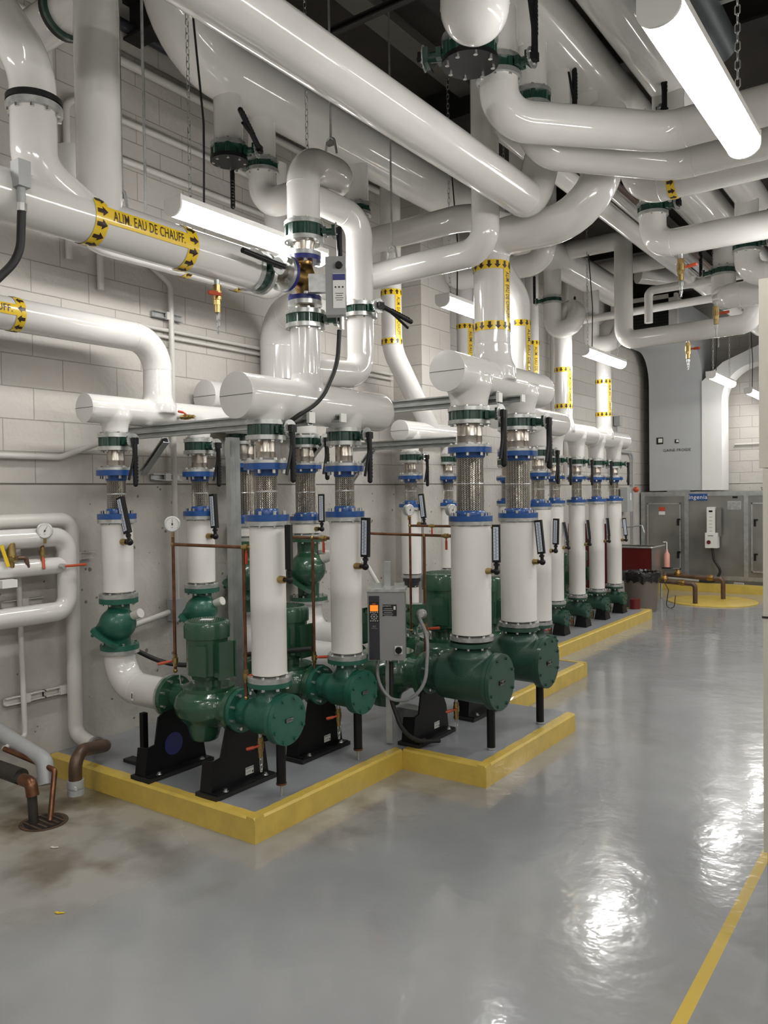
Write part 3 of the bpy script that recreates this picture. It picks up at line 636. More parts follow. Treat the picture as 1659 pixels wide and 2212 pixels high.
# ================================================================== PUMP LINES
NEAR = ['on the nearest wall-side drop', 'on the nearest front drop', 'on the wall-side drop behind the nearest pump motor', 'on the front drop left of the grey drive panel',
        'on the wall-side drop half hidden by the nearest front drop', 'on the thick front drop right of the drive panel', 'on the wall-side drop above the bulging check valve', 'on the thick front drop behind the first thick one']
column(NEAR[0], .37, 3.13, SM, 1.156); column(NEAR[1], 1.68, 3.13, SM, .790)
column(NEAR[2], .37, 3.82, SM, 1.150); column(NEAR[3], 1.67, 3.82, SM, .790)
column(NEAR[4], .17, 4.45, LG, 1.44, -.035); column(NEAR[5], 2.19, 4.45, LG, .856)
column(NEAR[6], .20, 5.14, LG, 1.43, -.035); column(NEAR[7], 2.185, 5.14, LG, .846)
check_valve('round green check valve with pale cap on the nearest wall-side drop', .37, 3.13, .795, 1.121)
check_valve('green check valve behind the nearest pump motor', .37, 3.82, .795, 1.115)
check_valve('green check valve on the third wall-side drop, left of the thick bulging one', .19, 4.45, .865, 1.405, 1.22, PGREEN)
check_valve('large bulging green check valve between the second pump and the nearest front drops', .215, 5.14, .865, 1.395, 1.36, PGREEN)
for i, (x, y, xe, r) in enumerate(((.37, 3.13, .87, .098), (.37, 3.82, .85, .098), (.17, 4.45, 1.22, .125), (.20, 5.14, 1.22, .125))):
    z = .56; top = .77 if i < 2 else .84
    pipe('elbow_pipe', ['glossy white elbow pipe feeding the nearest pump', 'white elbow pipe feeding the second pump', 'white elbow pipe running behind the second pump to the third pump', 'white elbow pipe feeding the fourth pump'][i], [(x, y, top), (x, y, z), (xe-.02, y, z)], r, .19)
mk = MB(); mk.box((0, 0, 0), (.02, .002, .05)); o = mk.build('paper_mark', LBL, None, smooth=0); o.location = (.62, 3.03, .545); tag(o, 'small torn paper mark on the nearest white elbow pipe', 'sticker'); w = MB().box((0, -.002, 0), (.008, .001, .03)); text_mb(w, '1', .045, (0, -.0016, 0), (1, 0, 0), (0, 0, 1), .0006); w.build('digit', BLKINK, o, smooth=0)
pump('glossy green pump with upright motor nearest the camera', .87, 1.19, 1.45, 3.13, .56, 1.0, 1.045)
tg = MB().box((1.20, 3.12, 1.049), (.07, .05, .002), Matrix.Rotation(.5, 3, 'Z')).build('paper_tag', LBL, smooth=0); tag(tg, 'small white paper tag lying on the nearest pump motor', 'tag')
pump('second green pump with upright motor behind the nearest front drop', .85, 1.19, 1.44, 3.82, .56, 1.0, 1.045)
pump('third green pump, its rounded casing under the grey drive panel', 1.22, 1.53, 1.855, 4.45, .55, 1.18, 1.06, mr=.12, boxside=-1)
pump('fourth green pump with dark upright motor left of the thick front drop', 1.22, 1.55, 1.855, 5.14, .55, 1.18, 1.16, mr=.15)
diffuser('teal green suction diffuser with round bolted cover at the nearest front drop', 1.45, 1.68, 1.815, 3.13, .56, .757, .105, .136, CGREEN, .118, (1.735, 'rod'), where='at the nearest front drop')
diffuser('teal green suction diffuser with round cover left of the drive panel', 1.44, 1.67, 1.80, 3.82, .56, .757, .105, .132, CGREEN, .118, (1.73, 'rod'), where='left of the drive panel')
diffuser('large dark green suction diffuser with wide round cover', 1.855, 2.18, 2.40, 4.45, .57, .808, .150, .178, FGREEN, .138, (2.31, 'foot'), tall=True, words=False, where='of the first large diffuser')
diffuser('large dark green suction diffuser behind the first large one', 1.855, 2.18, 2.41, 5.14, .57, .808, .150, .178, FGREEN, .138, (2.33, 'foot'), tall=True, words=False, where='of the second large diffuser')
stand('black steel stand with dark blue round tag under the nearest pump', .93, 3.10, .50, .23, .10, None, disc=True)
stand('black steel stand with white VIBRACAN sticker at the nearest diffuser', 1.45, 3.12, .52, .22, .08)
stand('black steel stand with white sticker under the second diffuser', 1.44, 3.82, .52, .22, .08)
stand('black steel stand under the far side of the second pump', .93, 3.82, .50, .21, .09, None)
stand('black steel stand with sticker under the first large diffuser flange', 1.87, 4.45, .50, .22, .09)
stand('black steel stand under the second large diffuser flange', 1.87, 5.14, .50, .20, .09, None)
st = thing('pipe_stand', 'thin black post with flat foot under the nearest white elbow', 'pipe stand', (.70, 3.05, .13)); MB().box((0, 0, .17), (.035, .035, .30)).build('post', BLACK, st); MB().box((-.05, 0, .01), (.22, .07, .02)).build('foot', RUBBER, st)

# headers above the pump lines
hA = header('header_pipe', 'white header pipe with flat end cap nearest the wall', .37, 2.915, 4.35, 2.31, .090, [(3.13, .078, 2.16), (3.82, .078, 2.16)], (3.47, .093, 2.55))
hB = header('header_pipe', 'white header pipe with round end cap over the nearest front drops', 1.68, 2.92, 4.17, 2.28, .122, [(3.13, .092, 2.16), (3.82, .09, 2.16)], (3.47, .084, 2.54))
hC = header('header_pipe', 'white header pipe half hidden behind the front header', .18, 4.05, 5.5, 2.50, .12, [(4.45, .115, 2.27), (5.14, .115, 2.27)], (4.85, .132, 2.75))
hF = header('header_pipe', 'thick white header pipe with big flat end cap over the thick front drops', 2.19, 4.18, 5.50, 2.50, .125, [(4.45, .118, 2.296), (5.14, .118, 2.296)], (4.77, .12, 2.75))
hK = header('header_pipe', 'short white header pipe with end cap beyond the pilaster', .37, 6.32, 7.6, 2.36, .105, [(6.50, .085, 2.16), (7.2, .085, 2.16)], None)
hM = header('header_pipe', 'white header pipe ending behind the thick front header', 1.60, 5.95, 7.25, 2.40, .115, [(6.75, .1, 2.16)], (6.40, .095, 2.62))
hN = header('header_pipe', 'far white header pipe under the first banded riser', 1.0, 8.35, 9.62, 2.45, .115, [(8.5, .095, 2.16), (9.15, .095, 2.16)], (8.78, .10, 2.62))
hO = header('header_pipe', 'farthest white header pipe under the brightest banded riser', 1.0, 9.63, 10.82, 2.43, .115, [(9.8, .095, 2.16), (10.44, .095, 2.16)], (10.08, .098, 2.60))

# risers, loops and mains
up1 = pipe('overflow_main', 'white pipe bending at the top and dropping to the header nearest the wall', [(.37, .9, 2.80), (.37, 3.47, 2.80), (.37, 3.47, 2.52)], .094, .20)
wrap_tape(up1, (.37, 2.47, 2.80), (0, 1, 0), .094, 0, -.6, -1, radians(5), flip=1)
# label pipe with its two drops
lab = MB().tube([(1.68, 1.05, 2.947), (1.68, 3.02, 2.947)], .103, 0, 40)
lm = lab.build('heating_supply_pipe', WHITE, origin=(1.68, 1.05, 2.947)); tag(lm, 'thick white pipe marked ALIM. EAU DE CHAUFF. with yellow tape', 'pipe')
wrap_tape(lm, (1.68, 0, 2.947), (0, 1, 0), .103, 2.07, 2.565, 1, radians(4), bw=.062)
ul1 = pipe('pipe_branch', 'white pipe elbow dropping through a flange onto the marked pipe', [(1.68, 1.15, 3.78), (1.68, 1.55, 3.78), (1.68, 1.83, 3.50), (1.68, 1.83, 3.08), (1.68, 2.08, 2.96)], .088, [.2, .25, .13])
fg = thing('flange_joint', 'bolted grey flange joint on the elbow above the marked pipe', 'flange', (1.68, 1.835, 3.33))
MB().lathe((0, 0, .012), (0, 0, 1), [(0, .108), (.022, .108)], 40).build('flange', BLACK, fg); MB().lathe((0, 0, -.02), (0, 0, 1), [(0, .108), (.026, .108)], 40).build('flange', STEEL, fg); MB().bolts((0, 0, -.02), (0, 0, -1), .097, 10, .009, .014).build('bolts', BOLT, fg)
ul2 = MB().tube([(1.68, 2.13, 2.98), (1.68, 2.13, 3.93)], .094, 0, 36); ul2.tube([(1.68, 2.13, 3.93), (.95, 2.13, 3.93)], .094, 0, 36); ul2.sphere((1.68, 2.13, 3.93), .096, 12)
tag(ul2.build('riser_pipe', WHITE, origin=(1.68, 2.13, 2.98)), 'straight white riser standing on the marked pipe at upper left', 'pipe')
fg2 = thing('flange_joint', 'dark ring flange on the side pipe at the top left', 'flange', (1.45, 2.13, 3.93), (0, radians(90), 0)); MB().lathe((0, 0, -.02), (0, 0, 1), [(0, .115), (.018, .115)], 40).build('flange', BLACK, fg2); MB().lathe((0, 0, .0), (0, 0, 1), [(0, .115), (.018, .115)], 40).build('flange', DGREEN, fg2); MB().bolts((0, 0, -.02), (0, 0, -1), .104, 10, .009, .012).build('bolts', BOLT, fg2)
ul4 = pipe('return_pipe', 'white pipe passing behind and below the marked pipe', [(.6, 2.72, 3.75), (.6, 2.72, 3.28), (.6, 4.40, 3.285), (.6, 4.40, 4.2)], .088, [.22, .13])
wrap_tape(ul4, (.6, 0, 3.28), (0, 1, 0), .088, 3.52, 3.98, -1, radians(-10))
# riser between three-way valve and top loop, then back to its valve under the big main
X0, Y0 = 1.68, 3.47
loop = pipe('loop_pipe', 'white pipe curling over at the top below the hanger rod', [(X0, Y0, 3.315), (X0, Y0, 3.66), (X0-.03, 3.93, 3.70), (.92, 3.93, 3.70), (.92, 3.93, 3.93)], .094, [.155, .19, .15], n=36)
byp = pipe('bypass_pipe', 'white bypass pipe dropping beside the three-way valve', [(X0-.1, 3.62, 3.53), (X0, 3.99, 3.47), (X0, 3.99, 2.50), (X0, 3.50, 2.47)], .082, [.14, .14], n=36)
low = pipe('riser_pipe', 'white riser under the three-way valve, joining the front header', [(X0, Y0, 2.72), (X0, Y0, 2.40)], .087, 0)
butterfly('green butterfly valve on the bypass pipe with lever pointing right', (X0, 3.99, 2.90), .105, radians(-12), 'side', group='overhead butterfly valves', h=.09)
butterfly('green butterfly valve above the three-way valve', (X0, Y0, 3.25), .113, radians(30), 'down', group='overhead butterfly valves', h=.115)
butterfly('green butterfly valve below the three-way valve', (X0, Y0, 2.755), .113, radians(30), 'up', group='overhead butterfly valves', h=.10, lev=.6)
b3 = thing('butterfly_valve', 'green butterfly valve turned sideways at the end of the marked pipe', 'valve', (1.68, 3.075, 2.947), (radians(-90), 0, 0), 'overhead butterfly valves')
for z in (-.055, .031): MB().lathe((0, 0, z), (0, 0, 1), [(0, .113), (.024, .113)], 40).build('flange', STEEL, b3)
MB().lathe((0, 0, -.031), (0, 0, 1), [(0, .098), (.062, .098)], 40).build('lug_body', DGREEN, b3); MB().bolts((0, 0, .055), (0, 0, 1), .094, 8, .009, .012).build('bolts', BOLT, b3)
nk = MB().cyl((.09, 0, 0), (.165, 0, -.0), .02, n=12); nk.build('neck', DGREEN, b3); MB().lathe((.165, 0, 0), (1, 0, 0), [(0, .045), (.004, .045)], 24).build('notch_plate', STEEL, b3)
MB().tube([(.18, .0, .03), (.185, 0, -.05), (.19, -.01, -.28)], .014, .03, 10).build('lever', BLACK, b3)
# three-way valve
tw = thing('three_way_valve', 'bronze three-way control valve with navy flanges', 'control valve', (X0, Y0, 2.985))
v = MB().lathe((0, 0, -.12), (0, 0, 1), [(0, .05), (.04, .045), (.08, .062), (.12, .072), (.16, .062), (.2, .045), (.24, .05)], 28); v.lathe((0, 0, 0), (0, -1, 0), [(0, .06), (.10, .05), (.15, .055)], 28); v.build('valve_body', BRONZE, tw, remesh=.006, smoothit=4)
for z in (-.125, .10): MB().lathe((0, 0, z), (0, 0, 1), [(0, .095), (.026, .095)], 40).build('navy_flange', DBLUE, tw)
for z in (-.15, .126): MB().lathe((0, 0, z), (0, 0, 1), [(0, .097), (.024, .097)], 40).build('steel_flange', STEEL, tw)
MB().lathe((0, -.15, 0), (0, -1, 0), [(0, .10), (.024, .10)], 40).build('navy_flange', DBLUE, tw); MB().lathe((0, -.174, 0), (0, -1, 0), [(0, .10), (.022, .10)], 40).build('steel_flange', STEEL, tw)
bo = MB().bolts((0, -.196, 0), (0, -1, 0), .08, 4, .014, .02); bo.bolts((0, 0, .10), (0, 0, -1), .08, 4, .012, .016); bo.bolts((0, 0, -.10), (0, 0, 1), .08, 4, .012, .016); bo.build('bolts', BOLT, tw)
MB().lathe((0, 0, .15), (0, 0, 1), [(0, .055), (.03, .058), (.06, .066), (.075, .066)], 32, cap=False).build('upper_reducer', STAIN, tw)
MB().lathe((0, 0, -.15), (0, 0, -1), [(0, .055), (.03, .060), (.075, .075)], 32, cap=False).build('lower_reducer', STAIN, tw)
MB().lathe((0, -.196, 0), (0, -1, 0), [(0, .055), (.06, .068), (.13, .072)], 32, cap=False).build('side_reducer', STAIN, tw)
ac = thing('valve_actuator', 'grey electric actuator box with blue and white label on the three-way valve', 'actuator', (X0+.22, Y0+.01, 2.91), radians(35))
MB().box((0, 0, 0), (.11, .075, .32)).build('housing', PANEL, ac, smooth=20); MB().box((-.10, .0, .02), (.10, .05, .10)).build('coupling_frame', STEEL, ac, smooth=20)
fpl = MB().box((.02, -.04, -.03), (.068, .004, .19)).build('face_label', LBL, ac, smooth=0); w = MB().box((.02, -.043, .045), (.068, .001, .034)).build('label_band', DBLUE, fpl, smooth=0)
w = MB()
for i in range(3): w.cyl((.0+.02*i, -.0425, -.01), (.0+.02*i, -.0435, -.01), .005, n=10)
for i in range(4): w.box((.02, -.0428, -.045-.012*i), (.045-.01*(i % 2), .001, .003))
w.build('label_print', BLKINK, fpl, smooth=0); MB().lathe((.02, -.04, .11), (0, -1, 0), [(0, .022), (.018, .018)], 8).build('knob', BLACK, ac)
MB().cyl((.03, 0, -.16), (.03, 0, -.235), .012, n=12).build('cable_gland', STEEL, ac)
cb = MB().tube([(1.92, 3.48, 2.67), (1.92, 3.46, 2.48), (1.90, 3.34, 2.27), (1.80, 3.14, 2.13), (1.66, 3.26, 2.11)], .0125, [.4, .3, .12], 12); tag(cb.build('black_cable', RUBBER, origin=(1.92, 3.48, 2.67)), 'black flexible cable hanging from the actuator to the near front valve', 'cable')
drain_valve('brass drain valve with red handle hanging under the end of the marked pipe', (1.68, 2.80, 2.85), 1.25, handle=(.0, -1, -.1))
drain_valve('brass hose valve on the side of the header nearest the wall', (.46, 3.56, 2.29), .9, d=(.9, .35, 0), handle=(0, -1, .1), ch=True)

# big mains under the roof
D1 = MB().tube([(.95, 3.16, 5.15), (.95, 3.16, 4.44), (.95, 10.7, 4.44)], .185, .42, 44, .002); D1.sphere((.95, 10.7, 4.44), .184, 12, (1, .6, 1))
D1.cyl((.95, 3.60, 4.40), (.95, 3.60, 3.985), .092, n=36); D1.cyl((.92, 3.93, 4.40), (.92, 3.93, 3.985), .092, n=36); D1.cyl((.95, 4.93, 4.40), (.95, 4.93, 3.985), .092, n=36); D1.cyl((.95, 8.6, 4.4), (.95, 8.6, 3.985), .1, n=36); D1.cyl((.95, 9.8, 4.4), (.95, 9.8, 3.985), .1, n=36)
tag(D1.build('main_pipe', WHITE, origin=(.95, 3.16, 4.44)), 'very thick white main running under the roof above the pumps', 'pipe')
butterfly('closed butterfly valve with black blind plate, lowest at upper left', (.95, 3.60, 3.93), .118, radians(20), 'left', True, .11, 'overhead butterfly valves')
butterfly('green butterfly valve above the curling pipe with lever hanging down', (.92, 3.93, 3.955), .11, radians(-130), 'down', False, .09, 'overhead butterfly valves')
butterfly('green butterfly valve half hidden behind the curling pipe', (.95, 4.93, 3.94), .112, radians(120), 'down', False, .09, 'overhead butterfly valves')
for (yv, yr, nm, xh) in ((8.6, 8.78, 'first', 1.19), (9.8, 10.08, 'farthest', 1.25)):
    butterfly('small green butterfly valve above the %s far banded riser' % nm, (.95, yv, 3.94), .112, radians(200), 'up', False, .09, 'overhead butterfly valves')
    q = pipe('looped_riser', 'far white riser with hooked top and yellow tape, %s one' % nm, [(.95, yv, 3.9), (.95, yv, 3.60), (xh, yv, 3.60), (xh, yr, 3.86), (1.0, yr, 3.86), (1.0, yr, 2.58)], .101, [.12, .11, .11, .12])
    wrap_tape(q, (1.0, yr, 0), (0, 0, 1), .101, 3.16, 2.74, -1, radians(-20), flip=-1)
T3 = MB().tube([(2.56, -.6, 3.55), (2.56, 4.60, 3.55), (2.69, 4.64, 4.05)], .112, [.125], 40, .0015)
tag(T3.build('main_pipe', WHITE, origin=(2.56, -.6, 3.55)), 'long thick white pipe crossing diagonally overhead from the upper left', 'pipe')
M1 = pipe('drop_pipe', 'white pipe dropping from the roof and turning left above the thick header', [(2.32, 4.45, 5.0), (2.32, 4.45, 3.27), (.85, 4.55, 3.27)], .087, [.14])
MC = pipe('thick_bend', 'fat white pipe bend rising behind the riser under the three-way valve', [(.18, 4.85, 2.70), (.18, 4.85, 3.20), (.95, 4.58, 3.24)], .148, [.24], n=40)
M2 = pipe('cross_pipe', 'white pipe passing behind and above the turning drop pipe', [(.95, 4.93, 3.89), (.95, 4.93, 3.68), (1.94, 4.93, 3.69), (1.94, 5.75, 3.80), (1.94, 5.75, 4.9)], .092, [.15, .15, .1])
M3 = pipe('thick_bend', 'thick white pipe rising from the banded riser and sweeping up to the right', [(2.19, 4.77, 2.72), (2.19, 4.77, 3.44), (2.95, 4.77, 3.44), (2.95, 4.85, 4.1)], .119, [.13, .36], n=40)
wrap_tape(M3, (2.19, 4.77, 0), (0, 0, 1), .119, 3.245, 2.85, -1, radians(-5), flip=-1, bw=.058)
M4 = pipe('riser_pipe', 'white riser with down-arrow tape just right of the thick banded riser', [(1.60, 6.40, 2.60), (1.60, 6.40, 3.45), (1.42, 6.15, 3.85), (1.42, 6.15, 4.7)], .095, [.25, .2])
wrap_tape(M4, (1.60, 6.40, 0), (0, 0, 1), .095, 3.22, 2.60, -1, radians(-10), flip=-1)
M5 = pipe('riser_pipe', 'slim white riser with up-arrow tape against the wall', [(.37, 9.3, .14), (.37, 9.3, 4.6)], .085, 0); wrap_tape(M5, (.37, 9.3, 0), (0, 0, 1), .085, 3.62, 3.0, 1, radians(-35), flip=-1)
M6 = pipe('riser_pipe', 'white riser with up-arrow tape behind the thick banded riser', [(.37, 7.6, 2.36), (.37, 7.6, 4.3)], .09, 0); wrap_tape(M6, (.37, 7.6, 0), (0, 0, 1), .09, 3.55, 2.9, 1, radians(-20), flip=-1)
MK = pipe('riser_pipe', 'white banded riser that slants down to the header past the bypass pipe', [(.42, 6.14, 4.6), (.42, 6.14, 3.10), (.37, 6.86, 2.42)], .096, [.28]); wrap_tape(MK, (.42, 6.14, 0), (0, 0, 1), .096, 3.62, 3.17, 1, radians(-15), flip=-1)
M9 = pipe('cross_pipe', 'white pipe bending behind the banded risers below the ceiling', [(.37, 7.3, 4.9), (.37, 7.3, 3.98), (1.45, 7.3, 4.0), (1.45, 7.3, 5.15)], .11, .18)
# mains at upper right
P1 = MB().tube([(2.78, -1.0, 4.40), (2.78, 12.5, 4.40)], .19, 0, 44)
for y, r in ((3.45, .105), (3.75, .098), (4.15, .085), (4.50, .08), (6.33, .10), (8.67, .10), (4.88, .11)): P1.cyl((2.78, y, 4.35), (2.78, y, 3.99), r, n=32)
tag(P1.build('main_pipe', WHITE, origin=(2.78, -1, 4.40)), 'very thick white main overhead feeding the row of upper right valves', 'pipe')
tag(MB().tube([(3.18, -1.0, 4.42), (3.18, 12.5, 4.42)], .135, 0, 40).cyl((3.18, 5.35, 4.4), (3.18, 5.35, 3.9), .10, n=32).cyl((3.18, 7.75, 4.4), (3.18, 7.75, 3.95), .10, n=32).build('main_pipe', WHITE, origin=(3.18, -1, 4.42)), 'thick white main overhead just left of the dark duct', 'pipe')
tag(MB().tube([(2.40, 4.4, 4.02), (2.40, 12.5, 4.02)], .072, 0, 28).build('ceiling_pipe', WHITE, origin=(2.4, 4.4, 4.02)), 'long white pipe descending toward the back above the far risers', 'pipe')
tag(MB().tube([(2.42, 4.9, 4.22), (2.42, 12.5, 4.22)], .07, 0, 28).build('ceiling_pipe', WHITE, origin=(2.42, 4.9, 4.22)), 'long white pipe just above another, left of the upper right main', 'pipe')
tag(MB().tube([(2.55, 5.6, 4.14), (2.55, 12.5, 4.14)], .022, 0, 12).build('ceiling_pipe', BROWNP, origin=(2.55, 5.6, 4.14)), 'thin reddish pipe between the white pipes overhead', 'pipe')
tag(MB().tube([(2.10, -1, 4.72), (2.10, 3.8, 4.72)], .05, 0, 20).build('ceiling_pipe', WHITE, origin=(2.1, -1, 4.72)), 'thin white pipe against the dark roof beside the long diagonal pipe', 'pipe')
# valves off the right main
butterfly('closed butterfly valve with dark blind plate behind the domed pipe end', (2.78, 3.45, 3.90), .138, radians(-160), 'left', True, .13, 'overhead butterfly valves')
butterfly('green butterfly valve with raised black lever above the near right elbow', (2.78, 3.75, 3.93), .118, radians(-5), 'up', False, .10, 'overhead butterfly valves')
butterfly('green butterfly valve behind the near right elbow', (2.78, 4.15, 3.93), .105, radians(185), 'down', False, .10, 'overhead butterfly valves', lev=.3)
butterfly('green butterfly valve where the long diagonal pipe turns up', (2.70, 4.60, 3.97), .105, radians(-22), 'up', False, .08, 'overhead butterfly valves')
butterfly('green butterfly valve beside the nearest lamp, its lever just left of it', (3.02, 5.20, 4.12), .12, radians(-20), 'up', False, .08, 'overhead butterfly valves', lev=1.1)
butterfly('green butterfly valve above the elbow of the straight right-hand pipe', (2.78, 6.33, 3.94), .118, radians(-10), 'up', False, .10, 'overhead butterfly valves')
butterfly('green butterfly valve above the bulbous far elbow', (2.78, 8.67, 3.97), .12, radians(190), 'up', False, .10, 'overhead butterfly valves')
butterfly('green butterfly valve above the taped elbow at the right edge', (3.18, 7.75, 3.92), .12, radians(-15), 'up', False, .10, 'overhead butterfly valves')
pipe('angled_pipe', 'nearest white elbow pipe at upper right, running right behind the lamp', [(2.78, 3.75, 3.90), (2.78, 3.75, 3.68), (3.43, 4.42, 3.68), (5.2, 4.42, 3.68)], .10, [.16, .25], n=40)
pipe('angled_pipe', 'white pipe running parallel just under the nearest right elbow pipe', [(2.78, 4.15, 3.90), (2.78, 4.15, 3.66), (3.36, 4.83, 3.66), (5.2, 4.83, 3.66)], .092, [.16, .25], n=40)
r4 = pipe('angled_pipe', 'third white elbow pipe at upper right with arrow tape', [(3.02, 5.20, 4.07), (3.02, 5.20, 3.70), (5.2, 5.16, 3.70)], .105, [.16], n=40)
wrap_tape(r4, (0, 5.195, 3.70), (1, 0, 0), .105, 3.26, 4, 1, None, only=True, bw=.05)
pipe('straight_pipe', 'white elbow pipe running straight right, with a drain valve below', [(2.78, 6.33, 3.90), (2.78, 6.33, 3.66), (5.2, 6.33, 3.66)], .102, [.15], n=40)
pipe('straight_pipe', 'white bulbous far elbow pipe behind the cabinet top', [(2.78, 8.67, 3.92), (2.78, 8.67, 3.70), (2.95, 8.25, 3.62), (4.5, 8.25, 3.62)], .118, [.12, .12], n=36)
r7 = pipe('straight_pipe', 'white elbow pipe with striped tape at the right edge', [(3.18, 7.75, 3.88), (3.18, 7.75, 3.66), (4.8, 7.75, 3.66)], .105, [.16], n=36); wrap_tape(r7, (0, 7.75, 3.66), (1, 0, 0), .105, 3.46, 4, 1, None, only=True, bw=.05)
drain_valve('brass drain valve with red handle under the straight right-hand pipe', (2.99, 6.33, 3.56), 1.5, handle=(1, 0, .15)); drain_valve('small brass drain valve with red handle beside the far elbow', (2.86, 8.0, 3.52), 1.5, handle=(1, 0, .05)); drain_valve('tiny brass drain valve hanging under the far cross pipe', (2.42, 8.70, 3.335), 1.5, handle=(1, 0, 0))
pipe('far_pipe', 'far white pipe dropping and running right in front of the white duct', [(1.0, 8.7, 4.50), (1.74, 8.7, 4.50), (1.74, 8.7, 3.40), (3.06, 8.7, 3.42), (3.06, 8.7, 4.0)], .098, [.1, .13, .13], n=32)
butterfly('green butterfly valve partly hidden by the beige cabinet top', (3.06, 8.7, 3.75), .12, radians(180), 'up', False, .09, 'overhead butterfly valves', lev=.3)
pipe('thin_pipe', 'thin white pipe running right behind the far drop', [(1.95, 8.9, 3.6), (1.95, 8.9, 3.95), (4.2, 8.9, 3.98)], .045, .06, n=20)
pipe('thin_pipe', 'second thin white pipe just below another behind the far drop', [(1.0, 9.3, 3.82), (4.2, 9.3, 3.90)], .045, .06, n=20)
pipe('domed_pipe', 'large white domed pipe end hanging at the top of the picture', [(3.22, 2.70, 5.0), (3.22, 2.70, 3.59)], .131, 0, n=40)
dm = MB().sphere((3.22, 2.70, 3.59), .1305, 14, (1, 1, .98)); o = dm.build('domed_end', WHITE, bpy.data.objects['domed_pipe']); o.location = -V(bpy.data.objects['domed_pipe'].location)
# dark duct, white duct
pipe('spiral_duct', 'dark grey round duct behind the nearest lamp', [(3.62, -1, 4.22), (3.62, 4.75, 4.22)], .105, 0, m=DDUCT, cat='duct'); 
rg = MB().lathe((3.62, 2.78, 4.22), (0, 1, 0), [(0, .111), (.035, .111)], 36); child(rg, 'joint_ring', STEEL, bpy.data.objects['spiral_duct'])
tag(MB().box2((3.86, -1, 4.30), (4.14, 4.35, 4.75)).build('rectangular_duct', WPAINT, smooth=0), 'white rectangular duct beside the dark round duct', 'duct')
so = thing('strut_channel', 'short dark strut under the end of the rectangular duct', 'support bracket', (4.0, 4.36, 4.25)); MB().box((0, 0, 0), (.62, .04, .04)).build('channel', STRUT, so)
ex = thing('heater_pipe', 'black pipe with a yellow tag at the top right corner', 'pipe', (4.36, 3.3, 4.3)); MB().cyl((0, -2, .0), (.02, .35, .0), .04, n=18).build('pipe_body', BLACK, ex); yt = MB().box((.03, .52, -.02), (.05, .26, .06)).build('yellow_tag', TAPE, ex); w = MB()
for i in range(4): w.box((.03, .44+i*.05, -.051), (.035, .012, .001))
w.build('tag_print', BLKINK, yt, smooth=0); MB().box((.1, .72, .1), (.3, .16, .06), Matrix.Rotation(.5, 3, 'Y')).build('beam_clamp', BEAM, ex)

# ================================================================== lamps
def lamp(label, x, y, z, L=1.22, lit=True):
    t = thing('linear_lamp', label, 'lamp', (x, y, z), 0, 'suspended linear lamps'); w = .066
    MB().box((0, 0, .035), (2*w, L, .03)).build('housing', LAMPH, t, smooth=20)
    n = 14; arc = [(-w, .02)]+[(-w*cos(pi*i/n), .0-.052*sin(pi*i/n)) for i in range(n+1)]+[(w, .02)]
    vs = [V((a, -L/2+.006, b)) for a, b in arc]+[V((a, L/2-.006, b)) for a, b in arc]; k = len(arc)
    MB().add(vs, [(i, i+1, k+i+1, k+i) for i in range(k-1)]).build('diffuser', LAMP, t, smooth=60)
    for s in (-1, 1):
        MB().add([V((a*1.03, s*(L/2-.006), b*1.03)) for a, b in arc]+[V((w*1.03, s*(L/2-.006), .052)), V((-w*1.03, s*(L/2-.006), .052))]+[V((a*1.03, s*(L/2+.006), b*1.03)) for a, b in arc]+[V((w*1.03, s*(L/2+.006), .052)), V((-w*1.03, s*(L/2+.006), .052))],
                 [tuple(range(k+2)), tuple(reversed(range(k+2, 2*k+4)))]+[(i, (i+1) % (k+2), k+2+(i+1) % (k+2), k+2+i) for i in range(k+2)]).build('end_cap', LAMPH, t, smooth=40)
    for s in (-1, 1):
        mb = MB(); chain(mb, (0, s*(L/2-.12), 5.15-z), (0, s*(L/2-.12), .05), 0, .03, .0028 if 1 else .002); mb.build('chain', STEEL, t)
    MB().tube([(.02, -L/2+.2, .05), (.03, -L/2+.2, .5), (.0, -L/2+.15, 1.2), (0, -L/2+.12, 5.15-z)], .006, .2, 8).build('power_cord', RUBBER, t)
    return t
lamp('nearest bright linear lamp at the upper right', 3.955, 3.14, 3.24)
lamp('bright linear lamp above the marked pipe on the left', 1.30, 3.46, 3.31)
lamp('bright linear lamp partly behind the thick banded riser', 1.34, 6.15, 3.31)
lamp('bright linear lamp in front of the farthest banded riser', 1.35, 9.13, 3.31)
lamp('bright linear lamp in front of the white duct', 2.0, 12.05, 3.31)
lamp('farthest small linear lamp by the right edge', 2.03, 14.3, 3.31)
for x, y in ((3.955, .35), (3.955, 6.0), (3.955, 8.9), (3.955, 11.8), (1.30, .5), (6.6, -1.2), (6.6, 1.6), (6.6, 4.4), (6.6, 7.2), (6.6, 10.0), (6.6, 12.8), (3.955, -2.2)):
    t = thing('linear_lamp', 'suspended linear lamp outside the photographed view', 'lamp', (x, y, 3.3), 0, 'lamps of the room outside the view'); MB().box((0, 0, .035), (.132, 1.22, .03)).build('housing', LAMPH, t); MB().box((0, 0, -.01), (.13, 1.2, .06)).build('diffuser', LAMP, t)
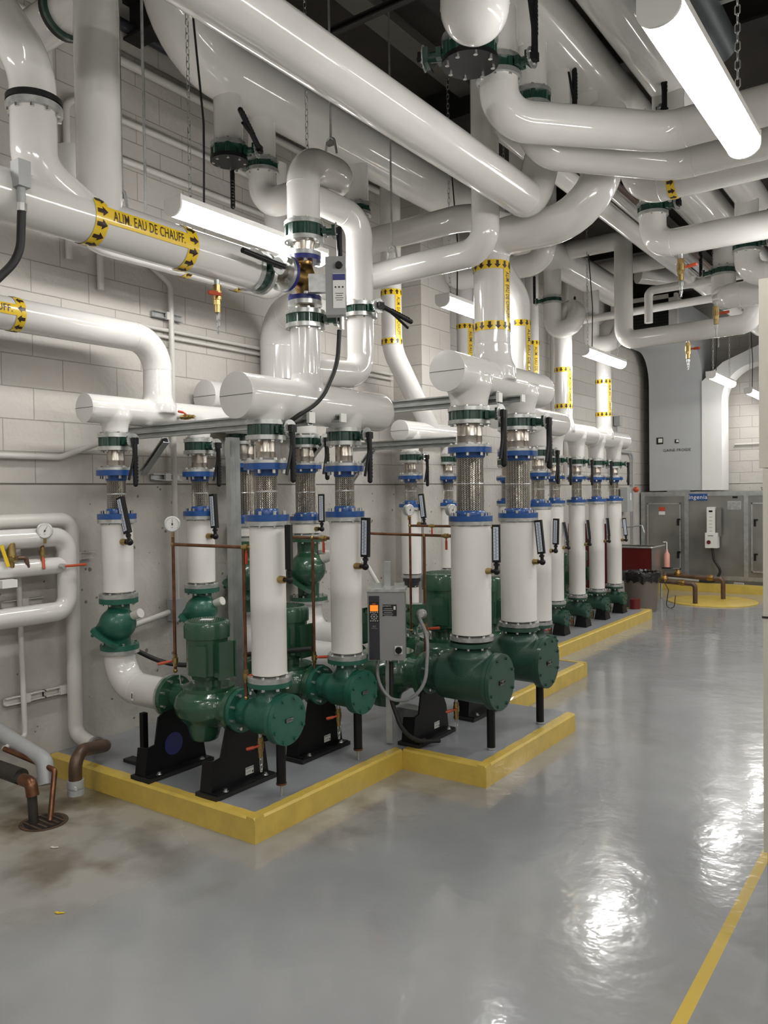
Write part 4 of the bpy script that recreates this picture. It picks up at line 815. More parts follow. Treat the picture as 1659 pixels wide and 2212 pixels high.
# ================================================================== strut racks
def strut(label, pts_a, pts_b, w=.041, h=.041, double=False, name='strut_channel'):
    a, b = V(pts_a), V(pts_b); d = (b-a).normalized(); L = (b-a).length
    t = thing(name, label, 'strut', a, 0); upv = V((0, 0, 1)) if abs(d.z) < .9 else V((0, 1, 0)); s = d.cross(upv).normalized(); upv = s.cross(d)
    mb = MB()
    for k in ((-.5, .5) if double else (0,)):
        prof = [(-w/2, -h/2), (w/2, -h/2), (w/2, h/2), (w*.28, h/2), (w*.28, h*.36), (w*.4, h*.36), (w*.4, -h*.4), (-w*.4, -h*.4), (-w*.4, h*.36), (-w*.28, h*.36), (-w*.28, h/2), (-w/2, h/2)]
        # the open side of the channel faces sideways
        vs = [s*q[1]+upv*(q[0]+k*w*1.02) for q in prof]; n = len(vs)
        mb.add(vs+[q+d*L for q in vs], [tuple(range(n)), tuple(reversed(range(n, 2*n)))]+[(i, (i+1) % n, n+(i+1) % n, n+i) for i in range(n)])
    mb.build('channel', STRUT, t, smooth=0); return t
s1 = strut('double steel strut under the nearest headers, running out from the wall', (.10, 3.36, 2.185), (1.80, 3.36, 2.185), double=True)
MB().box((1.705, 0, 0), (.02, .05, .06)).build('end_plate', LBL, s1)
s1b = strut('short strut with white end block under the front header', (1.45, 3.62, 2.20), (1.82, 3.62, 2.20)); MB().box((.375, 0, 0), (.012, .05, .05)).build('end_plate', LBL, s1b)
s2 = strut('double steel strut under the thick front header', (.10, 4.64, 2.37), (2.30, 4.64, 2.37), double=True)
MB().box((2.205, 0, 0), (.02, .05, .06)).build('end_plate', LBL, s2)
s2b = strut('short strut with white end block under the thick front header', (2.0, 4.86, 2.38), (2.36, 4.86, 2.38)); MB().box((.365, 0, 0), (.012, .05, .05)).build('end_plate', LBL, s2b)
strut('steel strut from the wall toward the header beyond the pilaster', (.02, 5.95, 2.20), (1.2, 5.95, 2.20), double=True)
post = strut('tall vertical strut post between the nearest pump motor and the second drop', (1.05, 3.49, .13), (1.05, 3.49, 2.12), double=True)
MB().box((0, -.03, 1.92), (.07, .006, .1)).build('fitting_plate', STRUT, post)
strut('perforated diagonal brace from the wall to the nearest strut', (.03, 3.60, 1.93), (.38, 3.52, 2.14))
strut('diagonal brace under the strut beyond the second front drop', (.03, 5.9, 1.80), (.36, 5.9, 2.17)); strut('second diagonal brace beside the black lever of the second front drop', (.03, 5.2, 1.9), (.45, 5.2, 2.30))
# hanger rods
def rod(label, x, y, z0, z1, clamp=True, r=.007):
    t = thing('hanger_rod', label, 'hanger rod', (x, y, z0), 0, 'threaded hanger rods'); MB().cyl((0, 0, 0), (0, 0, z1-z0), r, n=8).build('rod', STEEL, t)
    if clamp:
        MB().box((0, 0, .0), (.05, .03, .02)).build('nut', BOLT, t); MB().tube([(-.045, 0, -.07), (-.025, 0, .03), (.025, 0, .03), (.045, 0, -.07)], .007, .03, 6).build('clevis', STEEL, t)
    return t
rod('galvanised hanger rod clamped to the marked pipe beside its text', 1.68, 2.24, 3.09, 5.18, r=.011)
rod('thin hanger rod right of the clamp on the marked pipe', 1.62, 2.42, 3.06, 5.18, False)
rod('hanger rod holding the top of the curling pipe', 1.70, 3.70, 3.83, 5.18); rod('long hanger rod holding the turning drop pipe', 1.60, 4.46, 3.40, 5.18)
rod('hanger rod above the dark strut at the upper right', 3.95, 4.30, 4.27, 5.18, False); rod('rod beside the far duct', 2.2, 11.0, 3.6, 5.18, False)
o = strut('long dark cross strut high under the roof at upper centre', (1.3, 3.9, 4.62), (3.2, 3.9, 4.62)); o.children[0].data.materials[0] = BEAM

# ================================================================== thermometers and gauges
T = [((.37+.098+.055, 3.10, 1.48), -.30, 'tilted thermometer crossing the nearest wall-side braided hose', 0), ((.37+.098+.06, 3.80, 1.48), -.06, 'thermometer beside the second wall-side drop', 0),
     ((1.68+.098+.055, 3.12, 1.31), .0, 'edge-on black thermometer beside the nearest front drop', -1.1), ((1.67+.098+.055, 3.80, 1.325), .03, 'upright thermometer beside the second front drop', .1),
     ((.20+.128+.05, 5.12, 1.47), .0, 'small upright thermometer between two lever valves, on the fourth wall-side drop', .5), ((2.19+.13+.05, 4.43, 1.265), .0, 'upright thermometer on the first thick front drop', .35),
     ((2.185+.13+.05, 5.12, 1.27), -.10, 'leaning thermometer on the second thick front drop', .1), ((.37+.1+.055, 6.48, 1.46), -.12, 'thermometer on the drop right of the small header beyond the pilaster', .2),
     ((1.60+.1+.055, 6.75, 1.22), .03, 'thermometer between the second thick front drop and the far row', .0), ((1.0+.1+.05, 8.5, 1.12), -.2, 'leaning thermometer on the first far-row drop', -.9),
     ((1.0+.1+.05, 9.15, 1.12), -.1, 'dark thermometer between the first and second full far-row drops', -1.0), ((1.0+.1+.05, 9.8, 1.12), -.08, 'dark thermometer between the last two far-row drops', -1.0), ((1.0+.1+.05, 10.44, 1.10), -.1, 'thermometer on the last far-row drop', .3)]
for loc, tilt, lb, spin in T:
    t = thermometer(lb, loc, tilt)
    if spin:
        for ch in t.children:
            if ch.name.split('.')[0] in ('case', 'scale'):
                pv = Matrix.Translation((.012, 0, 0)) @ Matrix.Rotation(tilt, 4, 'Y') @ Matrix.Rotation(spin, 4, 'Z') @ Matrix.Rotation(-tilt, 4, 'Y') @ Matrix.Translation((-.012, 0, 0)); ch.matrix_local = pv
gauge('round pressure gauge left of the second wall-side drop', (1.0, 3.05, 1.60), .047, radians(48), .0)
gauge('small pressure gauge left of the tall thermometer beyond the pilaster', (1.28, 5.1, 1.63), .045, radians(75), .5)
gauge('small pressure gauge half behind the first thick braided hose', (1.66, 5.1, 1.63), .045, radians(75), .5)
def copper(label, runs, loc, r=.0095):
    t = thing('copper_line', label, 'copper tubing', loc, 0, 'copper gauge lines'); mb = MB(); bs = MB()
    for p in runs:
        q = [V(a)-V(loc) for a in p]; mb.tube(q, r, .02, 12)
        for e in (q[0], q[-1]): bs.sphere(e, r*1.5, 5)
    mb.build('tube', COPPER, t); bs.build('fittings', BRASS, t); return t
def ballv(t, p, d, hd, s=1.0):
    p = V(p); d = V(d).normalized(); h = V(hd).normalized(); MB().cyl(p-d*.035*s, p+d*.035*s, .013*s, n=8).lathe(p-d*.015*s, d, [(0, .018*s), (.03*s, .018*s)], 12).build('ball_valve', BRASS, t)
    q = MB().tube([p+h*.01, p+h*.03*s, p+h*.10*s], .006*s, 0, 8); q.cyl(p+h*.035*s, p+h*.10*s, .009*s, n=8); q.build('red_handle', RED, t)
c = copper('copper line dropping from the nearest gauge to the nearest pump', [[(.99, 3.06, 1.56), (.99, 3.06, .74)], [(.99, 3.06, 1.48), (1.62, 3.06, 1.48)], [(1.57, 3.06, 1.48), (1.57, 3.06, .66)]], (.99, 3.06, 1.5)); ballv(c, (0, 0, -.70), (0, 0, 1), (-.6, -.6, -.15)); ballv(c, (.58, 0, -.72), (0, 0, 1), (.8, .2, .1)); ballv(c, (.60, 0, -.02), (1, 0, 0), (0, 0, -1), .9)
c = copper('copper line in front of the large bulging check valve', [[(1.10, 3.78, 1.49), (1.62, 3.78, 1.49)], [(1.44, 3.78, 1.49), (1.44, 3.78, .62)]], (1.10, 3.78, 1.49)); ballv(c, (.34, 0, -.75), (0, 0, 1), (.85, .2, .1)); ballv(c, (.43, 0, 0), (1, 0, 0), (0, 0, -1), .9)
c = copper('long copper line between the second front drop and the thick front drop', [[(1.36, 4.43, 1.485), (2.08, 4.43, 1.48)], [(1.85, 4.43, 1.48), (1.85, 4.43, .70)]], (1.36, 4.43, 1.48)); ballv(c, (.49, 0, -.62), (0, 0, 1), (.85, .2, .1)); ballv(c, (.66, 0, 0), (1, 0, 0), (0, 0, -1), .9)
c = copper('upper copper line from the small gauge behind the thick front drop', [[(1.29, 5.1, 1.58), (1.29, 5.1, .70)], [(1.29, 5.1, 1.51), (2.0, 5.1, 1.51)]], (1.29, 5.1, 1.5)); ballv(c, (.2, 0, .01), (1, 0, 0), (0, 0, -1), .8)

# ================================================================== drive panel
vp = thing('drive_panel', 'grey variable speed drive panel with orange screen between the front drops', 'control panel', (1.765, 4.115, .93), radians(32))
MB().box((0, 0, 0), (.235, .17, .43)).build('enclosure', PANEL, vp, smooth=20)
MB().box((0, -.006, .224), (.245, .175, .018)).build('top_cover', STEEL, vp, smooth=20)
dp = MB().box((-.075, -.088, -.01), (.065, .006, .40)).build('dark_strip', DPANEL, vp, smooth=0)
kp = MB().box((-.075, -.093, .09), (.060, .006, .125)).build('keypad', BLKINK, vp, smooth=0)
MB().box((-.075, -.0965, .115), (.050, .002, .038)).build('orange_screen', ORANGE, kp, smooth=0)
MB().box((-.075, -.0965, .142), (.022, .002, .008)).build('red_badge', RED, kp, smooth=0)
kb = MB()
for i in range(4): kb.lathe((-.096+.014*i, -.096, .089), (0, -1, 0), [(0, .0045), (.002, .0045)], 10); kb.lathe((-.096+.014*i, -.096, .036), (0, -1, 0), [(0, .0045), (.002, .0045)], 10)
for i in range(8): a = i*pi/4; kb.lathe((-.075+cos(a)*.018, -.096, .062+sin(a)*.016), (0, -1, 0), [(0, .0045), (.002, .0045)], 10)
kb.lathe((-.075, -.096, .062), (0, -1, 0), [(0, .006), (.002, .006)], 12); kb.build('keys', GPVC, kp)
w = MB(); text_mb(w, 'VLT', .012, (-.075, -.0915, .0), (1, 0, 0), (0, 0, 1), .0005); text_mb(w, 'HVAC Drive', .007, (-.075, -.0915, -.012), (1, 0, 0), (0, 0, 1), .0005); w.build('strip_lettering', GPVC, dp, smooth=0)
pp_ = MB().box((.022, -.087, .10), (.088, .003, .072)).build('rating_label', BLKINK, vp, smooth=0); w = MB(); text_mb(w, 'AUTOMATIC', .009, (.005, -.089, .127), (1, 0, 0), (0, 0, 1), .0004)
for i in range(5): w.box((.012, -.089, .11-.011*i), (.05+.012*(i % 2), .0006, .0018))
w.box((.053, -.089, .115), (.012, .0006, .022)); w.build('label_lettering', LBL, pp_, smooth=0)
MB().box((.075, -.088, -.15), (.048, .006, .05)).build('switch_plate', LBL, vp, smooth=0); MB().lathe((.075, -.091, -.15), (0, -1, 0), [(0, .022), (.014, .02)], 20).box((.075, -.108, -.15), (.01, .012, .038)).build('rotary_switch', BLACK, vp)
g = MB()
for x in (-.06, .0, .07): g.cyl((x, 0, -.215), (x, 0, -.25), .013, n=10)
g.build('cable_glands', STEEL, vp)
MB().box((-.06, .0, .245), (.06, .05, .03)).build('mounting_strut', STRUT, vp); MB().box((.08, .0, .245), (.06, .05, .03)).build('mounting_strut', STRUT, vp); MB().box((.0, .105, -.2), (.041, .041, 1.18)).build('support_post', STRUT, vp, smooth=0)
def cable(label, pts, r=.014, m=None, R=.2, cat='cable', name='cable'):
    return tag(MB().tube(pts, r, R, 12).build(name, m or RUBBER, origin=pts[0]), label, cat)
cable('black flexible conduit from the drive panel down behind the black stand', [(1.79, 4.12, .69), (1.80, 4.10, .45), (1.90, 4.11, .20), (2.0, 4.35, .16)])
cable('grey flexible conduit looping from the drive panel to the pump motor box', [(1.71, 4.08, .69), (1.72, 4.06, .50), (1.86, 4.10, .44), (2.03, 4.14, .52), (2.02, 4.2, .85), (1.89, 4.29, .97)], .011, PANEL)
jb = thing('junction_box', 'green motor junction box with conduit fitting beside the drive panel', 'junction box', (1.86, 4.34, .98), radians(30)); MB().box((0, 0, 0), (.09, .08, .12)).build('box_body', PGREEN, jb, smooth=20); MB().lathe((.02, -.05, 0), (0, -1, 0), [(0, .035), (.02, .03), (.03, .018)], 16).build('fitting', STEEL, jb)
cable('black hose drooping along the wall behind the nearest pump', [(.20, 3.25, .80), (.5, 3.45, .62), (1.0, 3.60, .74), (1.45, 3.75, .8)], .016, R=.5)
gb = thing('floor_box', 'small grey steel box on the pad behind the first black stand', 'box', (1.62, 4.72, .13)); MB().box((0, 0, .05), (.34, .12, .1)).build('box_body', PANEL, gb, smooth=20); MB().lathe((.1, -.06, .05), (0, -1, 0), [(0, .012), (.004, .012)], 12).build('knockout', BLACK, gb)

# ================================================================== wall beyond: small drops and the far row
FAR = ['on the first slim wall-side drop beyond the pilaster', 'on the slim wall-side drop behind the first thick front drop', 'on the front drop just right of the second thick one', 'on the partly hidden first drop of the far row', 'on the first full drop of the far row', 'on the middle full drop of the far row', 'on the last drop of the far row']
column(FAR[0], .37, 6.50, SM, .97); column(FAR[1], .37, 7.2, SM, .97)
column(FAR[2], 1.60, 6.75, SM, .58, 0, None, 0, .115)
for i, (y, wh) in enumerate(zip((8.5, 9.15, 9.8, 10.44), FAR[3:])):
    column(wh, 1.0, y, SM, .515)
column('on the drop seen between the two thick braided hoses', .37, 8.55, SM, .9)
for (x, y, wh) in ((.37, 6.5, 'first'), (.37, 7.2, 'second')):
    t = thing('reducer_joint', 'black clamped joint under the %s slim wall-side drop beyond the pilaster' % wh, 'pipe joint', (x, y, .93)); MB().lathe((0, 0, 0), (0, 0, -1), [(0, .088), (.03, .088), (.035, .075), (.07, .07), (.075, .062), (.09, .062)], 32).build('steel_ring', DPANEL, t); MB().bolts((0, 0, -.07), (0, 0, -1), .06, 8, .008, .02).build('bolts', BOLT, t)
    pipe('stub_pipe', 'narrow white pipe stub under the %s black joint' % wh, [(x, y, .84), (x, y, .68)], .066, 0, CLOTH)
    check_valve('dark green check valve low beyond the drive panel, %s one' % wh, x, y, .40, .68, .85, PGREEN)
for i, (x, y, wh) in enumerate(((1.60, 6.75, 'just right of the second large cover'), (1.0, 8.5, 'at the start of the far row'), (1.0, 9.15, 'second in the far row'), (1.0, 9.8, 'third in the far row'), (1.0, 10.44, 'last in the far row'))):
    z = .36 if i == 0 else .32; zt = .545 if i == 0 else .48
    diffuser('small dark green suction diffuser %s' % wh, x-.24, x, x+.14, y, z, zt, .075, .092, FGREEN, .11, None, False, False, group='small green suction diffusers', dv=True, where=wh)
    pump('small green pump %s' % wh, x-.80, x-.50, x-.24, y, z, .85, .95, mr=.11)
    t = thing('pump_pedestal', 'tapered black pedestal %s' % wh, 'pedestal', (x+.06 if i else x, y-.06 if i == 0 else y+.02, .13)); MB().box((0, 0, .075), (.15, .17, .15), None, .72).build('pedestal_body', BLACK, t, smooth=0)
strut('dark red steel beam standing behind the far row', (.55, 10.95, .0), (.55, 10.95, 1.62), .07, .07)
rb = thing('red_sheet', 'dark red metal sheet seen between the far-row drops', 'metal sheet', (.35, 11.3, .35)); MB().box((0, 0, .45), (.75, .03, .95)).build('sheet', DRED, rb)
rc = thing('red_can', 'dark red can on the pad at the end of the far row', 'can', (1.12, 10.9, .13)); MB().cyl((0, 0, 0), (0, 0, .13), .075, n=24).build('can_body', DRED, rc)

# ================================================================== left wall services
def wpipe(label, pts, r, R=.06, m=None, name='wall_pipe', cat='pipe'): return tag(MB().tube(pts, r, R, 20).build(name, m or WPAINT, origin=pts[0]), label, cat)
wpipe('painted pipe along the wall turning down to the pad corner', [(.10, -.5, 1.62), (.10, 2.98, 1.62), (.10, 2.98, .24), (.28, 2.98, .20)], .046, .08)
wpipe('thin painted pipe on the wall at the left edge running down to the floor', [(.06, 2.64, 1.5), (.06, 2.66, .30), (.22, 2.44, .31)], .016, .03)
ins = wpipe('glossy white insulated pipe loop at the left edge', [(.20, .8, 1.52), (.20, 2.88, 1.52), (.20, 2.88, 1.06), (.20, .8, 1.06)], .06, .09, WHITE, 'insulated_loop')
wpipe('glossy white insulated branch pipe across the middle of the loop', [(.20, .8, 1.345), (.20, 2.86, 1.345)], .052, 0, WHITE, 'insulated_branch')
gl = gauge('round gauge on the white pipe loop at the left edge', (.26, 2.70, 1.565), .047, radians(60), .5)
c = copper('brass gauge stem on the white pipe loop at the left', [[(.23, 2.70, 1.53), (.23, 2.70, 1.38)]], (.23, 2.70, 1.53), .011); ballv(c, (0, 0, -.1), (0, 0, 1), (.3, -.1, -.9))
bv = thing('isolating_valve', 'steel stub with red lever on the white loop branch', 'valve', (.26, 2.80, 1.345)); MB().cyl((0, 0, 0), (.04, 0, 0), .015, n=12).build('stub', STEEL, bv); MB().tube([(.03, 0, 0), (.05, .03, 0), (.05, .14, .0)], .008, .01, 8).build('red_handle', RED, bv)
rv = thing('relief_valve', 'brass relief valve with yellow lever on the branch at the left edge', 'relief valve', (.24, 2.50, 1.36)); MB().lathe((0, 0, 0), (0, 0, 1), [(0, .016), (.03, .018), (.04, .034), (.06, .036), (.065, .026), (.14, .022), (.15, .012), (.165, .01)], 20).build('valve_body', BRASS, rv); MB().tube([(0, .03, .05), (0, .09, .05), (0, .10, -.01)], .013, .02, 10).build('outlet_elbow', BROWNP, rv); MB().box((.02, -.05, .07), (.006, .02, .13), Matrix.Rotation(.3, 3, 'X')).build('yellow_lever', TAPE, rv)
wb_ = thing('sensor_box', 'small white box on the branch pipe at the left edge', 'box', (.26, 2.46, 1.27)); MB().box((0, 0, 0), (.06, .09, .045)).build('box_body', LBL, wb_)
for (y, z, wh) in ((3.05, 1.38, 'clamping the wall pipe beside the loop'), (2.68, 1.12, 'on the thin wall pipe inside the loop'), (2.68, .53, 'low on the thin wall pipe'), (2.93, .53, 'low on the larger wall pipe'), (3.84, 3.07, 'high on the wall behind the lamp'), (3.80, 1.90, 'behind the second wall-side drop')):
    t = thing('wall_strut', 'short painted strut %s' % wh, 'strut', (.02, y, z)); mb = MB(); mb.box((.0, 0, 0), (.012, .26, .045)); mb.box((.018, 0, .02), (.036, .26, .005)); mb.box((.018, 0, -.02), (.036, .26, .005)); mb.build('channel', WPAINT if z < 1.8 else STRUT, t, smooth=0); MB().box((.03, 0, 0), (.02, .05, .055)).build('clamp', WPAINT, t)
wpipe('grey conduit running level on the wall at the left', [(.04, -.5, 2.02), (.04, 2.95, 2.02), (.04, 3.12, 2.08), (.30, 3.16, 2.14)], .018, .08)
wpipe('vertical conduit on the wall behind the second wall-side drop', [(.05, 3.86, .95), (.05, 3.86, 3.3), (.05, 3.6, 3.45)], .02, .06)
wpipe('thin level conduit high on the wall behind the marked pipe', [(.03, 3.2, 2.97), (.03, 6.7, 2.97)], .014, 0)
wpipe('second thin level conduit just below another high on the wall', [(.03, 3.2, 2.92), (.03, 6.7, 2.92)], .012, 0)
for k, (za, zb, y0) in enumerate(((4.35, 3.3, 3.05), (4.08, 3.15, 3.28))):
    wpipe(['conduit bending down the wall left of the lamp', 'conduit with lower bend just right of another left of the lamp'][k], [(.04, 5.5, za), (.04, y0, za), (.04, y0, zb)], .022, .1)
wpipe('long straight conduit under the roof at upper left', [(.05, 1.0, 4.75), (.05, 6.7, 4.75)], .03, 0); wpipe('dark long conduit under the roof at upper left', [(.05, 1.0, 5.0), (.05, 6.7, 5.0)], .04, 0, DPANEL)
wpipe('vertical conduit behind the hanger rods at upper left', [(.05, 2.93, 5.1), (.05, 2.93, 3.85)], .025, 0)
jw = thing('junction_box', 'grey junction box high on the wall left of the lamp', 'junction box', (.05, 2.98, 3.75)); MB().box((0, 0, 0), (.08, .13, .2)).build('box_body', WPAINT, jw, smooth=20)
wpipe('short painted conduit running to the box behind the nearest drop', [(.06, 3.2, .82), (.06, 3.78, .92)], .02, 0); jb2 = thing('junction_box', 'painted junction box on the wall behind the nearest pump', 'junction box', (.06, 3.84, .93)); MB().box((0, 0, 0), (.09, .08, .16)).build('box_body', GPVC, jb2, smooth=20)
sb = thing('temperature_sensor', 'grey temperature sensor with black hose on the marked pipe at the left edge', 'sensor', (1.80, 1.70, 2.995)); MB().box((0, 0, .0), (.055, .05, .10)).build('box_body', GPVC, sb, smooth=20); MB().cyl((0, 0, -.05), (0, 0, -.11), .016, n=12).build('gland', GPVC, sb); MB().cyl((0, 0, -.11), (0, 0, -.14), .02, n=8).build('nut', BOLT, sb); MB().cyl((-.03, -.01, .0), (-.08, -.03, -.02), .012, n=10).build('probe', STEEL, sb)
cable('black hose hanging from the grey sensor at the left edge', [(1.80, 1.70, 2.86), (1.80, 1.69, 2.68), (1.76, 1.54, 2.50), (1.60, 1.28, 2.37)], .016)
cable('black hose running along the wall at the left edge above the pipe', [(.1, 2.2, 3.6), (.1, 2.45, 3.2), (.12, 2.3, 2.95)], .012)
cable('curved painted conduit above the drive panel', [(.05, 5.2, 1.15), (.3, 5.2, 1.28), (.7, 5.3, 1.2), (.95, 5.3, .85)], .018, WPAINT, .2)
# floor drain group
dr = thing('floor_drain', 'round sunken floor drain at the lower left', 'floor drain', (.68, 2.40, 0)); MB().lathe((0, 0, 0), (0, 0, 1), [(0, .125), (.004, .125), (.005, .112), (.0015, .108)], 40).build('rim', BROWNP, dr); MB().lathe((0, 0, .0016), (0, 0, 1), [(0, .100), (.002, .100)], 32).build('opening', BLKINK, dr)
gr = MB()
for i in range(-2, 3): gr.box((0, i*.035, .0045), (.17, .012, .002))
gr.build('grate', BROWNP, dr)
tag(MB().tube([(.0, 2.52, .36), (.50, 2.52, .27), (.55, 2.50, .15)], .046, .06, 24).build('drain_pipe', GPVC, origin=(0, 2.52, .36)), 'light grey plastic pipe reaching out over the floor drain', 'pipe')
tag(MB().tube([(.0, 2.38, .22), (.50, 2.38, .22)], .045, .04, 20).tube([(.46, 2.36, .22), (.63, 2.36, .22), (.65, 2.36, .0)], .026, .045, 18).build('black_drain_pipe', mat('black_iron_pipe', (.05, .045, .04), .45, metal=.3, noise=.4), origin=(0, 2.38, .3)), 'dark iron drain pipe standing in the floor drain', 'pipe')
o = MB().tube([(.55, 2.36, .22), (.63, 2.36, .22), (.645, 2.36, .15)], .034, .035, 18).build('copper_elbow', COPPER, bpy.data.objects['black_drain_pipe']); o.location = -V((0, 2.38, .3))
tag(MB().tube([(.22, 2.44, .31), (.60, 2.52, .235), (.69, 2.43, .0)], .015, .025, 14).build('thin_copper_pipe', COPPER, origin=(.22, 2.44, .31)), 'thin brown copper pipe slanting into the floor drain', 'pipe')
bp_ = thing('brown_drain_pipe', 'bent brown pipe stepping over the yellow kerb to the floor', 'pipe', (.58, 2.66, 0)); MB().tube([(-.30, .32, .20), (-.16, .32, .22), (.0, .0, .30), (.0, .0, .05)], .038, [.05, .09], 20).build('bent_pipe', BROWNP, bp_); MB().lathe((0, 0, .05), (0, 0, 1), [(0, .047), (.03, .047), (.032, .04), (.04, .04), (.042, .047), (.085, .047)], 24).build('coupling', GPVC, bp_); MB().box((.04, -.03, .10), (.03, .004, .02)).build('white_label', LBL, bp_); MB().lathe((-.28, .32, .20), (1, 0, .1), [(0, .055), (.03, .055)], 24).build('clamp', STEEL, bp_)
for i, (x, y, m, lb) in enumerate(((1.02, 2.25, LBL, 'small white paper scrap on the floor near the kerb'), (1.62, 1.9, TAPE, 'tiny yellowish paper scrap on the floor'))):
    o = MB().prism([(-.02, -.006), (.0, -.010), (.02, .004), (.012, .01), (-.004, .001), (-.016, .006)], (x, y, .004), (1, .3, 0), (0, 1, 0), .002).build('paper_scrap', m, smooth=0); tag(o, lb, 'litter')

# ================================================================== far end
ah = thing('air_handler', 'long grey metal air handling unit with a blue logo against the back wall', 'air handling unit', (0, 14.6, .18))
MB().box2((.03, 0, 0), (4.6, .65, 1.54)).build('casing', GALV, ah, smooth=0)
fr = MB()
for x in (.03, .80, 1.78, 2.6): fr.box2((x, -.012, .0), (x+.07, 0, 1.54))
fr.box2((.03, -.013, 1.46), (4.6, 0, 1.54)); fr.box2((.03, -.013, 0), (4.6, 0, .07)); fr.build('frame', STRUT, ah, smooth=0)
for k, (x0, x1) in enumerate(((.15, .74), (1.90, 2.55))):
    d = MB().box2((x0, -.03, .16), (x1, -.012, 1.34)).build('access_door', GALV, ah, smooth=0)
    df = MB().box2((x0, -.034, .16), (x1, -.03, .18)); df.box2((x0, -.034, 1.32), (x1, -.03, 1.34)); df.box2((x0, -.034, .16), (x0+.02, -.03, 1.34)); df.box2((x1-.02, -.034, .16), (x1, -.03, 1.34)); df.build('door_trim', STEEL, d, smooth=0)
    for z in (.42, 1.0): xx = x1-.04 if k == 0 else x0+.06; MB().box((xx, -.05, z), (.03, .03, .12)).box((xx+.02, -.06, z+.05), (.05, .02, .025)).build('latch', BLACK, d)
MB().box2((.36, -.036, 1.20), (.47, -.034, 1.27)).build('red_label', RED, ah, smooth=0); MB().box2((.36, -.036, 1.13), (.47, -.034, 1.19)).build('white_label', LBL, ah, smooth=0)
lg = MB().box2((.88, -.018, 1.38), (1.19, -.013, 1.50)).build('logo_plate', BLUE, ah, smooth=0); w = MB(); text_mb(w, 'ingenia', .105, (1.035, -.019, 1.44), (1, 0, 0), (0, 0, 1), .002); w.build('logo_lettering', LBL, lg, smooth=0)
MB().box2((1.52, -.015, 1.22), (1.74, -.012, 1.37)).build('rating_plate', STEEL, ah, smooth=0); MB().box2((1.60, -.016, 1.42), (1.68, -.012, 1.45)).build('dark_plate', BLACK, ah, smooth=0)
MB().box2((.5, -.02, 1.54), (.9, .0, 1.57)).build('top_flange', STRUT, ah, smooth=0)
lb_ = MB().box2((1.62, -.016, -.09), (1.78, -.012, -.03)).build('lower_label', LBL, ah, smooth=0); w = MB()
for z in (-.048, -.072):
    for i in range(5): w.box((1.64+.028*i, -.0175, z), (.02, .001, .01))
w.build('label_print', BLKINK, lb_, smooth=0); MB().box2((.03, .0, -.17), (4.6, .5, 0)).build('base', GALV, ah, smooth=0)
dv = thing('fan_drive', 'tall white drive box with red rotary switch on the air handler', 'drive box', (1.30, 14.42, .9)); MB().box((0, 0, .32), (.13, .14, .46)).build('upper_box', LBL, dv, smooth=20); MB().box((.01, -.01, -.02), (.2, .16, .26)).build('lower_box', LBL, dv, smooth=20); MB().box((0, -.072, .48), (.06, .004, .03)).build('display', BLACK, dv); MB().lathe((-.03, -.09, -.05), (0, -1, 0), [(0, .035), (.02, .03)], 20).build('red_switch', DRED, dv); w = MB()
for i in range(5): w.box((0, -.0715, .38-.06*i), (.05, .001, .004))
w.box((.0, -.092, .06), (.09, .001, .01)); w.build('print', BLKINK, dv, smooth=0); MB().box((.11, .02, .3), (.06, .1, .5)).build('side_sleeve', GALV, dv)
cable('black cable hanging from the fan drive down to the base of the air handler', [(1.31, 14.40, .77), (1.34, 14.38, .55), (1.46, 14.38, .36), (1.36, 14.38, .17), (1.1, 14.38, .17)], .022, R=.12)
wpipe('grey conduit along the base of the air handler', [(.5, 14.38, .20), (1.12, 14.38, .17)], .02, 0, GPVC)
kb2 = MB().box2((.4, 14.25, 0), (4.6, 14.42, .14)); o = kb2.build('yellow_kerb', YEL, smooth=0); tag(o, 'yellow painted kerb in front of the air handler', 'kerb')
# white wrapped ducts rising from the air handler
def extr(poly, y0, y1):
    n = len(poly); mb = MB(); return mb.add([V((a, y0, b)) for a, b in poly]+[V((a, y1, b)) for a, b in poly], [tuple(range(n)), tuple(reversed(range(n, 2*n)))]+[(i, (i+1) % n, n+(i+1) % n, n+i) for i in range(n)])
def arc(cx_, cz, r, a0, a1, n=10): return [(cx_+r*cos(radians(a0+(a1-a0)*i/n)), cz+r*sin(radians(a0+(a1-a0)*i/n))) for i in range(n+1)]
du = thing('wrapped_duct', 'large grey wrapped duct marked GAINE FROIDE above the air handler', 'duct', (0, 14.62, 1.74))
pg = [(0, 0), (0, 1.90)]+[(-.55*(1-cos(radians(a))), 1.90+.55*sin(radians(a))) for a in range(9, 91, 9)]+[(-1.75, 2.45), (-1.75, 3.10), (.6, 3.10), (.6, 0)]
n_ = len(pg); MB().add([V((.18, a, b)) for a, b in pg]+[V((1.10, a, b)) for a, b in pg], [tuple(range(n_)), tuple(reversed(range(n_, 2*n_)))]+[(i, (i+1) % n_, n_+(i+1) % n_, n_+i) for i in range(n_)]).build('duct_body', DUCTW, du, smooth=30)
lt_ = MB(); text_mb(lt_, 'GAINE FROIDE', .068, (.67, -.003, .72), (1, 0, 0), (0, 0, 1), .002); lt_.build('duct_lettering', BLKINK, du, smooth=0)
for (x, z, s_) in ((.37, .90, .12), (.67, .88, .07)):
    a_ = MB().box((x, -.004, z), (s_, .004, s_)).build('pictogram', BLKINK, du, smooth=0); MB().box((x+.01, -.007, z+.005), (s_*.6, .002, s_*.6)).build('pictogram_symbol', LBL, a_, smooth=0)
dw = thing('white_duct', 'bright white wrapped duct curving right at the top beside the grey duct', 'duct', (0, 14.60, 1.74))
